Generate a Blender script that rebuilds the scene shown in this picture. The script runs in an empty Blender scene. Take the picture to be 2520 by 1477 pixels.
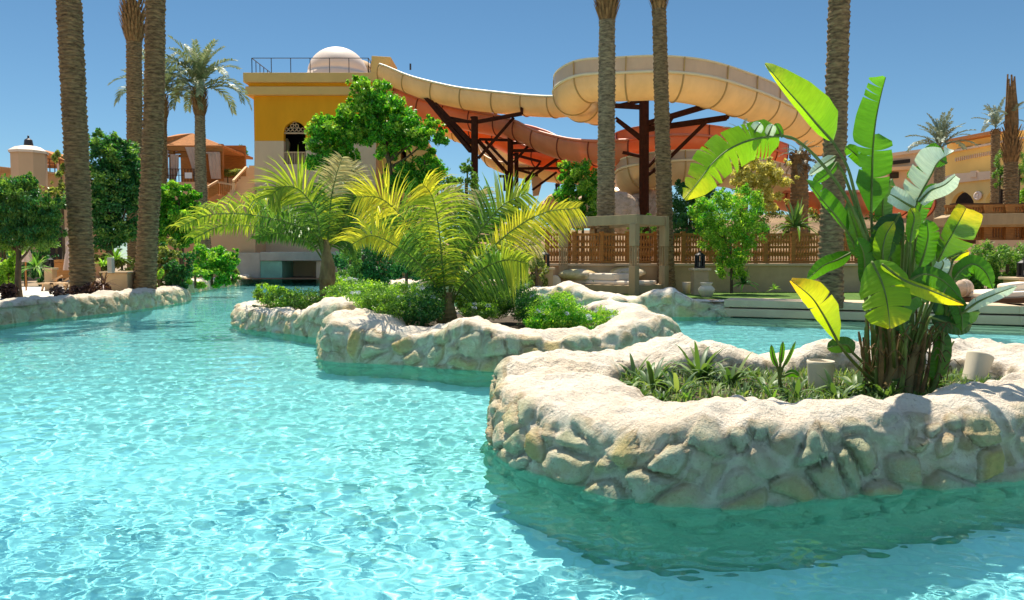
import bpy, math, random
import numpy as np
from mathutils import Vector, noise, geometry, Matrix
R = math.radians
rnd = random.Random(7)
sc = bpy.context.scene
# ------------------------------------------------------------------ camera, sky, sun, exposure
F = 1820.0; CX = 1260.0; CY = 738.5; CAMZ = 1.7; HOR = 640.0
TH = math.atan((CY - HOR) / F)
cam = bpy.data.cameras.new('camera'); camo = bpy.data.objects.new('camera', cam); sc.collection.objects.link(camo)
cam.sensor_width = 36; cam.lens = 36 * F / 2520; cam.clip_end = 4000; cam.clip_start = 0.05
camo.location = (0, 0, CAMZ); camo.rotation_euler = (R(90) - TH, 0, 0); sc.camera = camo
SUN_EL, SUN_AZ = R(65), R(-16)           # azimuth from +Y towards +X
sd = Vector((math.sin(SUN_AZ) * math.cos(SUN_EL), math.cos(SUN_AZ) * math.cos(SUN_EL), math.sin(SUN_EL)))
world = bpy.data.worlds.new('World'); sc.world = world; world.use_nodes = True
wn = world.node_tree
sky = wn.nodes.new('ShaderNodeTexSky'); sky.sky_type = 'NISHITA'; sky.sun_disc = False
sky.sun_elevation = SUN_EL; sky.sun_rotation = SUN_AZ; sky.air_density = 1.0; sky.dust_density = 0.0; sky.ozone_density = 4.0
hs = wn.nodes.new('ShaderNodeHueSaturation'); hs.inputs['Saturation'].default_value = 0.98
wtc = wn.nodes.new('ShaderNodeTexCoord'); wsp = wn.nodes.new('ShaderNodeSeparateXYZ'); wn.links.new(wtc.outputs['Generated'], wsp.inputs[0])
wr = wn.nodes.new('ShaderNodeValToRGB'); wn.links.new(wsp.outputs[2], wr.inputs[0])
wr.color_ramp.elements[0].position = 0.0; wr.color_ramp.elements[0].color = (.40, .51, .55, 1); wr.color_ramp.elements[1].position = .33; wr.color_ramp.elements[1].color = (.33, .45, .47, 1); we = wr.color_ramp.elements.new(.62); we.color = (1.45, 1.30, 1.12, 1)  # ramp darkens the low sky and brightens the unseen zenith as warm fill
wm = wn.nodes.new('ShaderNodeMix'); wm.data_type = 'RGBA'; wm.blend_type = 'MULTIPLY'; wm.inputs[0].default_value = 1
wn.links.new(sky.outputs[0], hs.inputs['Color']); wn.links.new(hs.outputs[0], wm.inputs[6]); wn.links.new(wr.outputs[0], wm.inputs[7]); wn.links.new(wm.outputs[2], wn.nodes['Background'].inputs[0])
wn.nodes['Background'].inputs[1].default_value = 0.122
sun = bpy.data.lights.new('sun', 'SUN'); sun.energy = 5.0; sun.angle = R(0.5); sun.color = (1.0, 0.93, 0.80)
suno = bpy.data.objects.new('sun', sun); sc.collection.objects.link(suno)
suno.rotation_euler = sd.to_track_quat('Z', 'Y').to_euler(); sun.cycles.is_caustics_light = True
sc.view_settings.view_transform = 'Standard'; sc.view_settings.look = 'None'; sc.view_settings.gamma = 1
sc.view_settings.exposure = 0.70
sc.cycles.use_denoising = True; sc.cycles.max_bounces = 8; sc.cycles.transmission_bounces = 6
sc.cycles.sample_clamp_indirect = 6

# ------------------------------------------------------------------ helpers
cs, sn = math.cos(TH), math.sin(TH)
def P(px, py, d):
    """the point d metres ahead of the camera (world y = d) seen at picture position px, py (picture 2520 wide)"""
    x = (px - CX) / F; z = -(py - CY) / F
    v = Vector((x, cs + z * sn, -sn + z * cs)); v *= d / v.y
    return Vector((v.x, d, CAMZ + v.z))
def G(px, py, z=0.0):
    x = (px - CX) / F; zz = -(py - CY) / F
    v = Vector((x, cs + zz * sn, -sn + zz * cs)); v *= (z - CAMZ) / v.z
    return Vector((v.x, v.y, z))
def link(o, parent=None):
    sc.collection.objects.link(o)
    if parent is not None: o.parent = parent
    return o
def tag(o, label=None, cat=None, group=None, kind=None):
    if label: o['label'] = label
    if cat: o['category'] = cat
    if group: o['group'] = group
    if kind: o['kind'] = kind
    return o
def thing(name, label, cat, loc=(0, 0, 0), group=None, rz=0):
    o = bpy.data.objects.new(name, None); o.location = loc; o.rotation_euler = (0, 0, rz); o.empty_display_size = .2
    link(o); return tag(o, label, cat, group)
def origin(p):
    v = Vector((0, 0, 0))
    while p is not None: v += p.location; p = p.parent
    return v
def catmull(pts, n):
    pts = [Vector(p) for p in pts]
    if len(pts) == 2: return [pts[0].lerp(pts[1], i / (n - 1)) for i in range(n)]
    e = [pts[0] * 2 - pts[1]] + pts + [pts[-1] * 2 - pts[-2]]
    out = []; m = len(pts) - 1
    for i in range(n):
        t = i / (n - 1) * m; k = min(int(t), m - 1); t -= k
        a, b, c, d = e[k:k + 4]
        out.append(0.5 * ((2 * b) + (c - a) * t + (2 * a - 5 * b + 4 * c - d) * t * t + (3 * b - a - 3 * c + d) * t ** 3))
    return out
class MB:
    def __init__(s): s.V = []; s.F = []; s.M = []; s.U = {}
    def face(s, ids, m=0): s.F.append(ids); s.M.append(m)
    def quad(s, a, b, c, d, m=0):
        i = len(s.V); s.V += [a, b, c, d]; s.face((i, i + 1, i + 2, i + 3), m)
    def box(s, c, size, rz=0, m=0, taper=1.0):
        i = len(s.V); hx, hy, hz = size[0] / 2, size[1] / 2, size[2] / 2; ca, sa = math.cos(rz), math.sin(rz)
        for z in (-1, 1):
            k = taper if z > 0 else 1
            for x, y in ((-1, -1), (1, -1), (1, 1), (-1, 1)):
                X, Y = x * hx * k, y * hy * k
                s.V.append(Vector((c[0] + X * ca - Y * sa, c[1] + X * sa + Y * ca, c[2] + z * hz)))
        for f in ((3, 2, 1, 0), (4, 5, 6, 7), (0, 1, 5, 4), (1, 2, 6, 5), (2, 3, 7, 6), (3, 0, 4, 7)): s.face(tuple(i + k for k in f), m)
    def bar(s, p, q, w, h=None, m=0):
        h = h or w; p = Vector(p); q = Vector(q); t = (q - p).normalized()
        u = Vector((0, 0, 1)) if abs(t.z) < .95 else Vector((0, 1, 0))
        a = t.cross(u).normalized() * w / 2; b = a.cross(t).normalized() * h / 2; i = len(s.V)
        for e in (p, q): s.V += [e - a - b, e + a - b, e + a + b, e - a + b]
        for f in ((3, 2, 1, 0), (4, 5, 6, 7), (0, 1, 5, 4), (1, 2, 6, 5), (2, 3, 7, 6), (3, 0, 4, 7)): s.face(tuple(i + k for k in f), m)
    def tube(s, pts, rad, seg=8, m=0, cap=True):
        n = len(pts); rad = rad if isinstance(rad, (list, tuple)) else [rad] * n; i0 = len(s.V); prev = None
        for k in range(n):
            t = (Vector(pts[min(k + 1, n - 1)]) - Vector(pts[max(k - 1, 0)])).normalized()
            if prev is None: prev = Vector((1, 0, 0)) if abs(t.x) < .8 else Vector((0, 1, 0))
            a = (prev - t * prev.dot(t)).normalized(); prev = a; b = t.cross(a)
            for j in range(seg):
                w = 2 * math.pi * j / seg; s.V.append(Vector(pts[k]) + (a * math.cos(w) + b * math.sin(w)) * rad[k])
        for k in range(n - 1):
            for j in range(seg):
                a = i0 + k * seg + j; b = i0 + k * seg + (j + 1) % seg; s.face((a, b, b + seg, a + seg), m)
        if cap: s.face(tuple(i0 + j for j in range(seg))[::-1], m); s.face(tuple(i0 + (n - 1) * seg + j for j in range(seg)), m)
    def lathe(s, c, prof, seg=20, m=0):
        i0 = len(s.V)
        for r, z in prof:
            for j in range(seg):
                w = 2 * math.pi * j / seg; s.V.append(Vector((c[0] + r * math.cos(w), c[1] + r * math.sin(w), c[2] + z)))
        for k in range(len(prof) - 1):
            for j in range(seg):
                a = i0 + k * seg + j; b = i0 + k * seg + (j + 1) % seg; s.face((a, b, b + seg, a + seg), m)
    def prism(s, outer, thick, holes=(), m=0):
        """outer/holes: lists of world points of one flat face, extruded by the vector thick"""
        thick = Vector(thick); loops = [list(map(Vector, outer))] + [list(map(Vector, h)) for h in holes]
        tri = geometry.tessellate_polygon(loops); flat = [p for l in loops for p in l]; i = len(s.V); n = len(flat)
        s.V += flat + [p + thick for p in flat]
        for a, b, c in tri: s.face((i + a, i + b, i + c), m); s.face((i + n + c, i + n + b, i + n + a), m)
        k = i
        for l in loops:
            for j in range(len(l)):
                a = k + j; b = k + (j + 1) % len(l); s.face((a, b, b + n, a + n), m)
            k += len(l)
    def build(s, name, mats, parent=None, smooth=False, bevel=0):
        me = bpy.data.meshes.new(name); o = bpy.data.objects.new(name, me); L = origin(parent) if parent else Vector((0, 0, 0))
        me.from_pydata([tuple(Vector(v) - L) for v in s.V], [], s.F)
        mats = mats if isinstance(mats, (list, tuple)) else [mats]
        for m_ in mats: me.materials.append(m_)
        if len(mats) > 1: me.polygons.foreach_set('material_index', s.M)
        if smooth: me.polygons.foreach_set('use_smooth', [True] * len(s.F))
        link(o, parent); me.update()
        import bmesh
        b = bmesh.new(); b.from_mesh(me); bmesh.ops.recalc_face_normals(b, faces=b.faces); b.to_mesh(me); b.free()
        if bevel:
            md = o.modifiers.new('b', 'BEVEL'); md.width = bevel; md.segments = 2; md.limit_method = 'ANGLE'
        return o
def np_mesh(name, V, FQ, mats, parent=None, smooth=False, mi=None):
    me = bpy.data.meshes.new(name); k = FQ.shape[1]
    if parent is not None: V = V - np.array(origin(parent))
    me.vertices.add(len(V)); me.vertices.foreach_set('co', V.astype(np.float32).ravel())
    me.loops.add(FQ.size); me.loops.foreach_set('vertex_index', FQ.astype(np.int32).ravel())
    me.polygons.add(len(FQ)); me.polygons.foreach_set('loop_start', np.arange(0, FQ.size, k, dtype=np.int32))
    me.polygons.foreach_set('loop_total', np.full(len(FQ), k, dtype=np.int32))
    for m_ in (mats if isinstance(mats, (list, tuple)) else [mats]): me.materials.append(m_)
    if mi is not None: me.polygons.foreach_set('material_index', mi.astype(np.int32))
    if smooth: me.polygons.foreach_set('use_smooth', np.ones(len(FQ), dtype=bool))
    me.update(calc_edges=True); o = bpy.data.objects.new(name, me); return link(o, parent)

# ------------------------------------------------------------------ materials
def nmat(name):
    m = bpy.data.materials.new(name); m.use_nodes = True; return m, m.node_tree, m.node_tree.nodes['Principled BSDF']
def ramp(nt, cols, fac):
    r = nt.nodes.new('ShaderNodeValToRGB'); e = r.color_ramp.elements
    while len(e) < len(cols): e.new(.5)
    for i, (p, c) in enumerate(cols): e[i].position = p; e[i].color = (*c, 1)
    nt.links.new(fac, r.inputs[0]); return r.outputs[0]
def noisetex(nt, scale, detail=5, rough=.6, coord='Object', stretch=None):
    tc = nt.nodes.new('ShaderNodeTexCoord'); n = nt.nodes.new('ShaderNodeTexNoise'); n.inputs['Scale'].default_value = scale
    n.inputs['Detail'].default_value = detail; n.inputs['Roughness'].default_value = rough; out = tc.outputs[coord]
    if stretch:
        mp = nt.nodes.new('ShaderNodeMapping'); mp.inputs['Scale'].default_value = stretch; nt.links.new(out, mp.inputs[0]); out = mp.outputs[0]
    nt.links.new(out, n.inputs['Vector']); return n.outputs['Fac']
def bump(nt, b, h, strength=.3, dist=.02):
    bp = nt.nodes.new('ShaderNodeBump'); bp.inputs['Strength'].default_value = strength; bp.inputs['Distance'].default_value = dist
    nt.links.new(h, bp.inputs['Height']); nt.links.new(bp.outputs[0], b.inputs['Normal'])
def mixc(nt, fac, a, b, mode='MIX'):
    m = nt.nodes.new('ShaderNodeMix'); m.data_type = 'RGBA'; m.blend_type = mode
    for sock, v in ((m.inputs[0], fac), (m.inputs[6], a), (m.inputs[7], b)):
        if isinstance(v, (int, float)): sock.default_value = v
        elif isinstance(v, tuple): sock.default_value = (*v, 1)
        else: nt.links.new(v, sock)
    return m.outputs[2]
def simple(name, c, rough=.8, var=.18, scale=3., bs=.25, bd=.01, spec=.3, metal=0, stretch=None, c2=None):
    m, nt, b = nmat(name); f = noisetex(nt, scale, stretch=stretch)
    lo = tuple(x * (1 - var) for x in c) if c2 is None else c2
    hi = tuple(min(1, x * (1 + var)) for x in c)
    nt.links.new(ramp(nt, [(.3, lo), (.7, hi)], f), b.inputs['Base Color'])
    b.inputs['Roughness'].default_value = rough; b.inputs['Specular IOR Level'].default_value = spec; b.inputs['Metallic'].default_value = metal
    if bs: bump(nt, b, noisetex(nt, scale * 9, 4, stretch=stretch), bs, bd)
    return m
def foliage(name, cols, trans=.35, tcol=None, rough=.45):
    """leaf colour differs from leaf to leaf (random per island)"""
    m, nt, b = nmat(name); g = nt.nodes.new('ShaderNodeNewGeometry'); c = ramp(nt, cols, g.outputs['Random Per Island'])
    nt.links.new(c, b.inputs['Base Color']); b.inputs['Roughness'].default_value = rough; b.inputs['Specular IOR Level'].default_value = .4
    t = nt.nodes.new('ShaderNodeBsdfTranslucent'); mx = nt.nodes.new('ShaderNodeMixShader'); mx.inputs[0].default_value = trans
    tc = mixc(nt, 1.0, c, tcol or (1.6, 1.75, .7), 'MULTIPLY'); nt.links.new(tc, t.inputs['Color'])
    nt.links.new(b.outputs[0], mx.inputs[1]); nt.links.new(t.outputs[0], mx.inputs[2]); nt.links.new(mx.outputs[0], nt.nodes['Material Output'].inputs[0])
    return m
def bladed(name, base, tip, edge=None, trans=.5, tmul=(1.7, 1.75, .5)):
    """large leaf: u runs along the midrib, v across; fine side veins"""
    m, nt, b = nmat(name); uv = nt.nodes.new('ShaderNodeUVMap'); sp = nt.nodes.new('ShaderNodeSeparateXYZ'); nt.links.new(uv.outputs[0], sp.inputs[0])
    n = noisetex(nt, 3.0, 3); a = nt.nodes.new('ShaderNodeMath'); a.operation = 'ADD'; a.inputs[1].default_value = -.5; nt.links.new(n, a.inputs[0])
    ad = nt.nodes.new('ShaderNodeMath'); ad.operation = 'MULTIPLY_ADD'; ad.inputs[1].default_value = .6; nt.links.new(a.outputs[0], ad.inputs[0]); nt.links.new(sp.outputs[0], ad.inputs[2])
    c = ramp(nt, [(.15, base), (.75, tip)] + ([(.97, edge)] if edge else []), ad.outputs[0])
    w = nt.nodes.new('ShaderNodeTexNoise'); w.inputs['Scale'].default_value = 1; w.inputs['Detail'].default_value = 2
    mp = nt.nodes.new('ShaderNodeMapping'); mp.inputs['Scale'].default_value = (70, 2, 1); nt.links.new(uv.outputs[0], mp.inputs[0]); nt.links.new(mp.outputs[0], w.inputs['Vector'])
    c = mixc(nt, .6, c, ramp(nt, [(.35, (.72, .76, .7)), (.65, (1.0, 1.0, 1.0))], w.outputs['Fac']), 'MULTIPLY')
    nt.links.new(c, b.inputs['Base Color']); b.inputs['Roughness'].default_value = .38; b.inputs['Specular IOR Level'].default_value = .45
    bump(nt, b, w.outputs['Fac'], .5, .006)
    t = nt.nodes.new('ShaderNodeBsdfTranslucent'); nt.links.new(mixc(nt, 1.0, c, tmul, 'MULTIPLY'), t.inputs['Color'])
    mx = nt.nodes.new('ShaderNodeMixShader'); mx.inputs[0].default_value = trans
    nt.links.new(b.outputs[0], mx.inputs[1]); nt.links.new(t.outputs[0], mx.inputs[2]); nt.links.new(mx.outputs[0], nt.nodes['Material Output'].inputs[0])
    return m
M = {}
M['stone'] = None
def rock_mat(name, mortar=(.93, .80, .63), stones=None, algae_shade=(.52, .50, .24)):
    m, nt, b = nmat(name); at = nt.nodes.new('ShaderNodeAttribute'); at.attribute_name = 'rk'
    sp = nt.nodes.new('ShaderNodeSeparateColor'); nt.links.new(at.outputs['Color'], sp.inputs[0])
    st = ramp(nt, stones or [(0, (.62, .62, .40)), (.3, (.72, .68, .48)), (.5, (.72, .50, .16)), (.75, (.56, .62, .44)), (1, (.82, .73, .54))], sp.outputs[1])  # stone colours lifted to stand in for ambient light on shaded sides
    n1 = noisetex(nt, 2.2, 6); n2 = noisetex(nt, 11, 8, .7)
    st = mixc(nt, .8, st, ramp(nt, [(.3, (.66, .62, .52)), (.58, (1.05, 1.03, .98))], n2), 'MULTIPLY')
    mo = mixc(nt, ramp(nt, [(.45, (0, 0, 0)), (.75, (1, 1, 1))], n1), mortar, tuple(x * y for x, y in zip(mortar, (.92, .84, .74))))
    mo = mixc(nt, .6, mo, ramp(nt, [(.30, (.50, .42, .32)), (.40, (1, 1, 1))], n2), 'MULTIPLY')
    c = mixc(nt, sp.outputs[0], mo, st)
    f = nt.nodes.new('ShaderNodeMath'); f.operation = 'MULTIPLY'; nt.links.new(sp.outputs[2], f.inputs[0]); nt.links.new(ramp(nt, [(.35, (.15, .15, .15)), (.65, (1, 1, 1))], noisetex(nt, 4, 6)), f.inputs[1])
    pit = ramp(nt, [(.60, (1, 1, 1)), (.68, (.42, .34, .24))], noisetex(nt, 17, 5, .75)); c = mixc(nt, .6, c, pit, 'MULTIPLY')
    c = mixc(nt, f.outputs[0], c, mixc(nt, ramp(nt, [(.42, (0, 0, 0)), (.58, (1, 1, 1))], noisetex(nt, 1.6, 4)), algae_shade, (.68, .47, .20)))  # algae and stain tint; also paints in the green-tan tone of shaded sides
    cr = ramp(nt, [(0.0, (1, 1, 1)), (.10, (.50, .42, .30)), (.30, (.62, .56, .42)), (.55, (1, 1, 1))], sp.outputs[0]); c = mixc(nt, ramp(nt, [(.38, (.05, .05, .05)), (.62, (.75, .75, .75))], noisetex(nt, 3.1, 3)), c, cr, 'MULTIPLY')
    tcz = nt.nodes.new('ShaderNodeNewGeometry'); sz = nt.nodes.new('ShaderNodeSeparateXYZ'); nt.links.new(tcz.outputs['Position'], sz.inputs[0])
    mr = nt.nodes.new('ShaderNodeMapRange'); mr.inputs['From Min'].default_value = .03; mr.inputs['From Max'].default_value = -.05; nt.links.new(sz.outputs[2], mr.inputs[0])
    c = mixc(nt, mr.outputs[0], c, mixc(nt, n2, (.20, .52, .34), (.46, .74, .48)))
    nt.links.new(c, b.inputs['Base Color']); b.inputs['Roughness'].default_value = .85; b.inputs['Specular IOR Level'].default_value = .25
    ad = nt.nodes.new('ShaderNodeMath'); ad.operation = 'MULTIPLY_ADD'; ad.inputs[1].default_value = .5; nt.links.new(noisetex(nt, 38, 6, .7), ad.inputs[0]); nt.links.new(n2, ad.inputs[2])
    bump(nt, b, ad.outputs[0], 1.0, .075); return m
M['rock'] = rock_mat('pale_rock')
M['rock2'] = rock_mat('bank_rock', mortar=(.74, .64, .50), stones=[(0, (.48, .50, .36)), (.5, (.62, .56, .40)), (1, (.52, .52, .38))])
M['pinkrock'] = rock_mat('pink_rock', mortar=(.86, .66, .50), stones=[(0, (.60, .42, .30)), (1, (.82, .62, .46))], algae_shade=(.2, .13, .08))
M['soil'] = simple('soil', (.09, .065, .04), .95, .5, 6, .8, .05)
M['ground'] = simple('dry_ground', (.30, .22, .14), .95, .25, .6, .5, .03)
M['hill'] = simple('brown_hillside', (.24, .15, .075), .95, .4, .35, .8, .2)
M['sand'] = simple('white_sand', (.80, .72, .60), .95, .06, 2, .4, .02)
M['lawn'] = simple('lawn', (.09, .17, .02), .9, .4, 5, .8, .05)
M['ochre'] = simple('ochre_render', (.88, .37, .012), .9, .10, .5, .2, .01, stretch=(1, 1, .35))
M['beige'] = simple('beige_render', (.74, .53, .34), .9, .10, .5, .2, .01, stretch=(1, 1, .35))
M['cream_trim'] = simple('cream_trim', (.80, .49, .16), .85, .06, .8, .1, .01)
M['terracotta'] = simple('terracotta_render', (.64, .41, .24), .9, .08, .5, .2, .01)
M['tanlight'] = simple('tan_render', (.66, .44, .25), .9, .07, .5, .15, .01)
M['hotel'] = simple('hotel_render', (.90, .58, .17), .9, .08, .4, .15, .01)
M['hotel_olive'] = simple('hotel_olive_render', (.80, .56, .20), .9, .08, .4, .15, .01)
M['pinkcream'] = simple('pink_cream_render', (.72, .53, .36), .9, .08, .6, .15, .01)
M['rooftile'] = simple('roof_tile', (.50, .20, .06), .85, .2, 6, .5, .05)
M['dome'] = simple('dome_paint', (.74, .60, .48), .6, .05, 1.2, .1, .01, spec=.4)
M['steel'] = simple('dark_steel', (.05, .045, .05), .5, .2, 3, 0)
M['column'] = simple('brown_steel', (.060, .016, .006), .8, .3, 4, .1, .005, spec=.12)
def plastic(name, c, rough=.3):
    m, nt, b = nmat(name); n = noisetex(nt, .8, 6, .65, stretch=(1, 1, .5))
    nt.links.new(ramp(nt, [(.3, tuple(x * .76 for x in c)), (.62, c)], n), b.inputs['Base Color']); b.inputs['Roughness'].default_value = rough
    b.inputs['Specular IOR Level'].default_value = .5
    t = nt.nodes.new('ShaderNodeBsdfTranslucent'); t.inputs['Color'].default_value = (*c, 1); mx = nt.nodes.new('ShaderNodeMixShader'); mx.inputs[0].default_value = .3
    nt.links.new(b.outputs[0], mx.inputs[1]); nt.links.new(t.outputs[0], mx.inputs[2]); nt.links.new(mx.outputs[0], nt.nodes['Material Output'].inputs[0]); return m
M['cream'] = plastic('cream_fibreglass', (.88, .66, .34)); M['cream2'] = plastic('pale_fibreglass', (.72, .56, .38))
M['red'] = plastic('red_fibreglass', (.80, .29, .12)); M['orange'] = plastic('orange_fibreglass', (.94, .25, .05))
M['rimcream'] = simple('cream_rim', (.82, .68, .42), .4, .05, 1, 0); M['rimred'] = simple('red_rim', (.66, .22, .12), .4, .05, 1, 0)
M['seam'] = simple('seam', (.50, .32, .12), .6, .1, 2, 0); M['seamred'] = simple('seam_red', (.22, .05, .02), .6, .1, 2, 0)
M['wood'] = simple('brown_wood', (.36, .15, .035), .7, .3, 3, .3, .01, stretch=(1, 1, 8))
M['greywood'] = simple('taupe_wood', (.37, .26, .135), .75, .15, 3, .2, .005, stretch=(1, 1, .2))
M['darkwood'] = simple('dark_wood', (.10, .045, .018), .7, .3, 3, .2, .01)
M['wallstone'] = simple('plaster_wall', (.52, .36, .20), .9, .18, 1.1, .35, .02)
M['coping'] = simple('coping_stone', (.62, .45, .28), .85, .12, 1.5, .2, .01)
M['concrete'] = simple('pale_concrete', (.50, .47, .40), .85, .15, .9, .3, .02)
M['concrete_green'] = simple('pool_reflection_concrete', (.30, .60, .46), .8, .2, .8, .3, .02)  # green pool reflection painted into the colour of the bridge pier
M['cushion'] = simple('cushion', (.80, .66, .50), .9, .05, 2, .15, .01)
M['curtain'] = simple('curtain', (.66, .48, .38), .9, .08, 2, 0)
M['whitecloth'] = simple('white_cloth', (.78, .76, .74), .9, .05, 2, 0)
M['pot'] = simple('cream_pot', (.66, .56, .40), .6, .06, 5, .15, .004)
M['black'] = simple('black_metal', (.02, .018, .016), .5, .3, 5, 0)
M['room_shade'] = simple('dark_room', (.03, .022, .015), .6, .3, 2, 0)  # near-black colour stands in for the shade inside rooms and openings
M['trunk'] = simple('palm_trunk', (.38, .24, .11), .9, .35, 5, 1.0, .05, stretch=(1, 1, 3.5), c2=(.09, .055, .025))
M['trunk_grey'] = simple('grey_palm_trunk', (.42, .32, .18), .9, .35, 5, 1.0, .05, stretch=(1, 1, 3.5), c2=(.11, .08, .045))
M['boss'] = simple('palm_boot', (.24, .13, .05), .85, .45, 5, .6, .02)
M['bark'] = simple('bark', (.13, .09, .05), .9, .3, 5, .6, .02)
M['stem'] = simple('green_stem', (.13, .17, .035), .6, .35, 4, .2, .005, c2=(.07, .10, .02))
M['drystem'] = simple('dry_stem', (.17, .10, .035), .85, .5, 5, .5, .01, c2=(.02, .013, .006))
M['palmfrond'] = foliage('date_palm_leaf', [(0, (0.140, 0.196, 0.084)), (.6, (0.238, 0.294, 0.126)), (1, (0.448, 0.462, 0.224))], .3, (0.850, 0.850, 0.850))
M['palmfar'] = foliage('far_palm_leaf', [(0, (0.140, 0.182, 0.112)), (1, (0.280, 0.322, 0.210))], .25, (0.850, 0.850, 0.850))
M['deadfrond'] = foliage('dry_palm_leaf', [(0, (.12, .08, .04)), (1, (.34, .25, .13))], .2, (1.2, 1.1, .8))
M['leaf_bright'] = foliage('bright_leaf', [(0, (0.034, 0.153, 0.014)), (.5, (0.076, 0.323, 0.020)), (.85, (0.170, 0.510, 0.034)), (1, (0.442, 0.578, 0.051))], .4)
M['leaf_dark'] = foliage('dark_leaf', [(0, (0.017, 0.076, 0.020)), (.6, (0.037, 0.162, 0.037)), (1, (0.085, 0.289, 0.068))], .3)
M['leaf_mid'] = foliage('mid_leaf', [(0, (0.051, 0.136, 0.025)), (.5, (0.119, 0.255, 0.043)), (1, (0.289, 0.425, 0.085))], .35)
M['leaf_olive'] = foliage('olive_leaf', [(0, (0.085, 0.119, 0.025)), (.5, (0.204, 0.255, 0.051)), (1, (0.476, 0.459, 0.136))], .35)
M['leaf_yellow'] = foliage('yellow_leaf', [(0, (.34, .32, .05)), (.5, (.62, .56, .12)), (1, (.85, .78, .36))], .5, (1.2, 1.2, .8))
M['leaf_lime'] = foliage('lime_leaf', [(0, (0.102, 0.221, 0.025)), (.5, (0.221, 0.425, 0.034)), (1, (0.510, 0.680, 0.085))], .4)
M['leaf_red'] = foliage('maroon_leaf', [(0, (0.051, 0.025, 0.020)), (.7, (0.153, 0.068, 0.051)), (1, (0.442, 0.238, 0.153))], .2)
M['spike'] = foliage('strap_leaf', [(0, (0.049, 0.105, 0.028)), (.6, (0.126, 0.210, 0.056)), (1, (0.308, 0.364, 0.126))], .3)
M['petal'] = foliage('pale_petal', [(0, (.55, .60, .70)), (1, (.85, .86, .9))], .3, (1, 1, 1))
M['fr_green'] = foliage('frond_green', [(0, (0.062, 0.150, 0.019)), (.5, (0.125, 0.275, 0.025)), (1, (0.250, 0.413, 0.050))], .5, (0.850, 0.850, 0.750))
M['fr_lime'] = foliage('frond_lime', [(0, (0.200, 0.300, 0.025)), (.6, (0.425, 0.525, 0.037)), (1, (0.750, 0.750, 0.062))], .5, (0.850, 0.850, 0.625))
M['fr_yellow'] = foliage('frond_yellow', [(0, (0.525, 0.475, 0.037)), (1, (0.850, 0.775, 0.050))], .5, (0.850, 0.850, 0.625))
M['dryfr'] = foliage('fallen_frond_leaf', [(0, (.42, .28, .18)), (1, (.75, .55, .38))], .2, (1.1, 1, .9))
M['fr_tan'] = foliage('frond_tan', [(0, (0.375, 0.325, 0.112)), (1, (0.775, 0.650, 0.300))], .4, (0.850, 0.850, 0.850))
M['bl_green'] = bladed('blade_green', (.045, .15, .010), (.09, .25, .014))
M['bl_lime'] = bladed('blade_lime', (.17, .36, .010), (.31, .48, .014), (.60, .55, .03))
M['bl_yellow'] = bladed('blade_yellow', (.30, .42, .015), (.66, .60, .02), (.75, .42, .02))
M['bl_dark'] = bladed('blade_dark', (.022, .075, .012), (.055, .14, .018), None, .3)
M['bl_edge'] = bladed('blade_gold_tip', (.05, .14, .012), (.14, .26, .015), (.70, .50, .02), .4)
M['bl_pale'] = bladed('blade_pale', (.58, .62, .46), (.78, .82, .68), None, .3, (1.1, 1.2, .9))  # pale leaf underside, with glare painted into the colour

# ================================================================== SETTING
def xy(v): return (v[0], v[1])
bankL = [(-11.2, -4), (-12.2, 6), (-12.9, 13), xy(G(0, 800)), xy(G(150, 783)), xy(G(300, 767)), xy(G(400, 752)), xy(G(462, 740)),
         (-15.6, 33.5), xy(G(500, 716)), xy(G(560, 707)), xy(G(640, 694)), (-19.5, 66), (-20, 78)]
bankR = [(-13, 78), (-13.2, 60), xy(G(868, 704)), xy(G(1000, 728)), xy(G(1130, 745)), xy(G(1270, 757)), xy(G(1400, 768)), xy(G(1520, 775)), xy(G(1640, 780)), xy(G(1795, 780))]
farR = [xy(G(1795, 780)), xy(G(2150, 790)), xy(G(2520, 802)), (21, 17.5)]
hole = bankL + bankR + farR[1:] + [(22.5, 10), (22, -4)]
BED = .45
mb = MB(); big = [(-1500, -200, BED), (1500, -200, BED), (1500, 2500, BED), (-1500, 2500, BED)]
loops = [[Vector(p) for p in big], [Vector((x, y, BED)) for x, y in hole]]
mb.V = [p for l in loops for p in l]
for a, b, c in geometry.tessellate_polygon(loops): mb.face((a, b, c))
tag(mb.build('ground', M['ground']), kind='structure')

# pool floor
m, nt, b = nmat('pool_plaster'); f = noisetex(nt, .35, 4); f2 = noisetex(nt, 14, 3)
c = ramp(nt, [(.3, (.66, .75, .74)), (.7, (.82, .87, .85))], f); c = mixc(nt, .35, c, ramp(nt, [(.4, (.8, .85, .85)), (.6, (1, 1, 1))], f2), 'MULTIPLY')
nt.links.new(c, b.inputs['Base Color']); b.inputs['Roughness'].default_value = .9; M['plaster'] = m
mb = MB(); xs = [-24 + 2.0 * i for i in range(25)]; ys = [-5 + 2.1 * i for i in range(41)]
for y in ys:
    for x in xs: mb.V.append(Vector((x, y, -1.25 + .05 * noise.noise(Vector((x * .2, y * .2, 0))))))
for j in range(len(ys) - 1):
    for i in range(len(xs) - 1): a = j * len(xs) + i; mb.face((a, a + 1, a + 1 + len(xs), a + len(xs)))
fl = mb.build('pool_floor', M['plaster']); tag(fl, kind='structure'); fl.cycles.is_caustics_receiver = True

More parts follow.
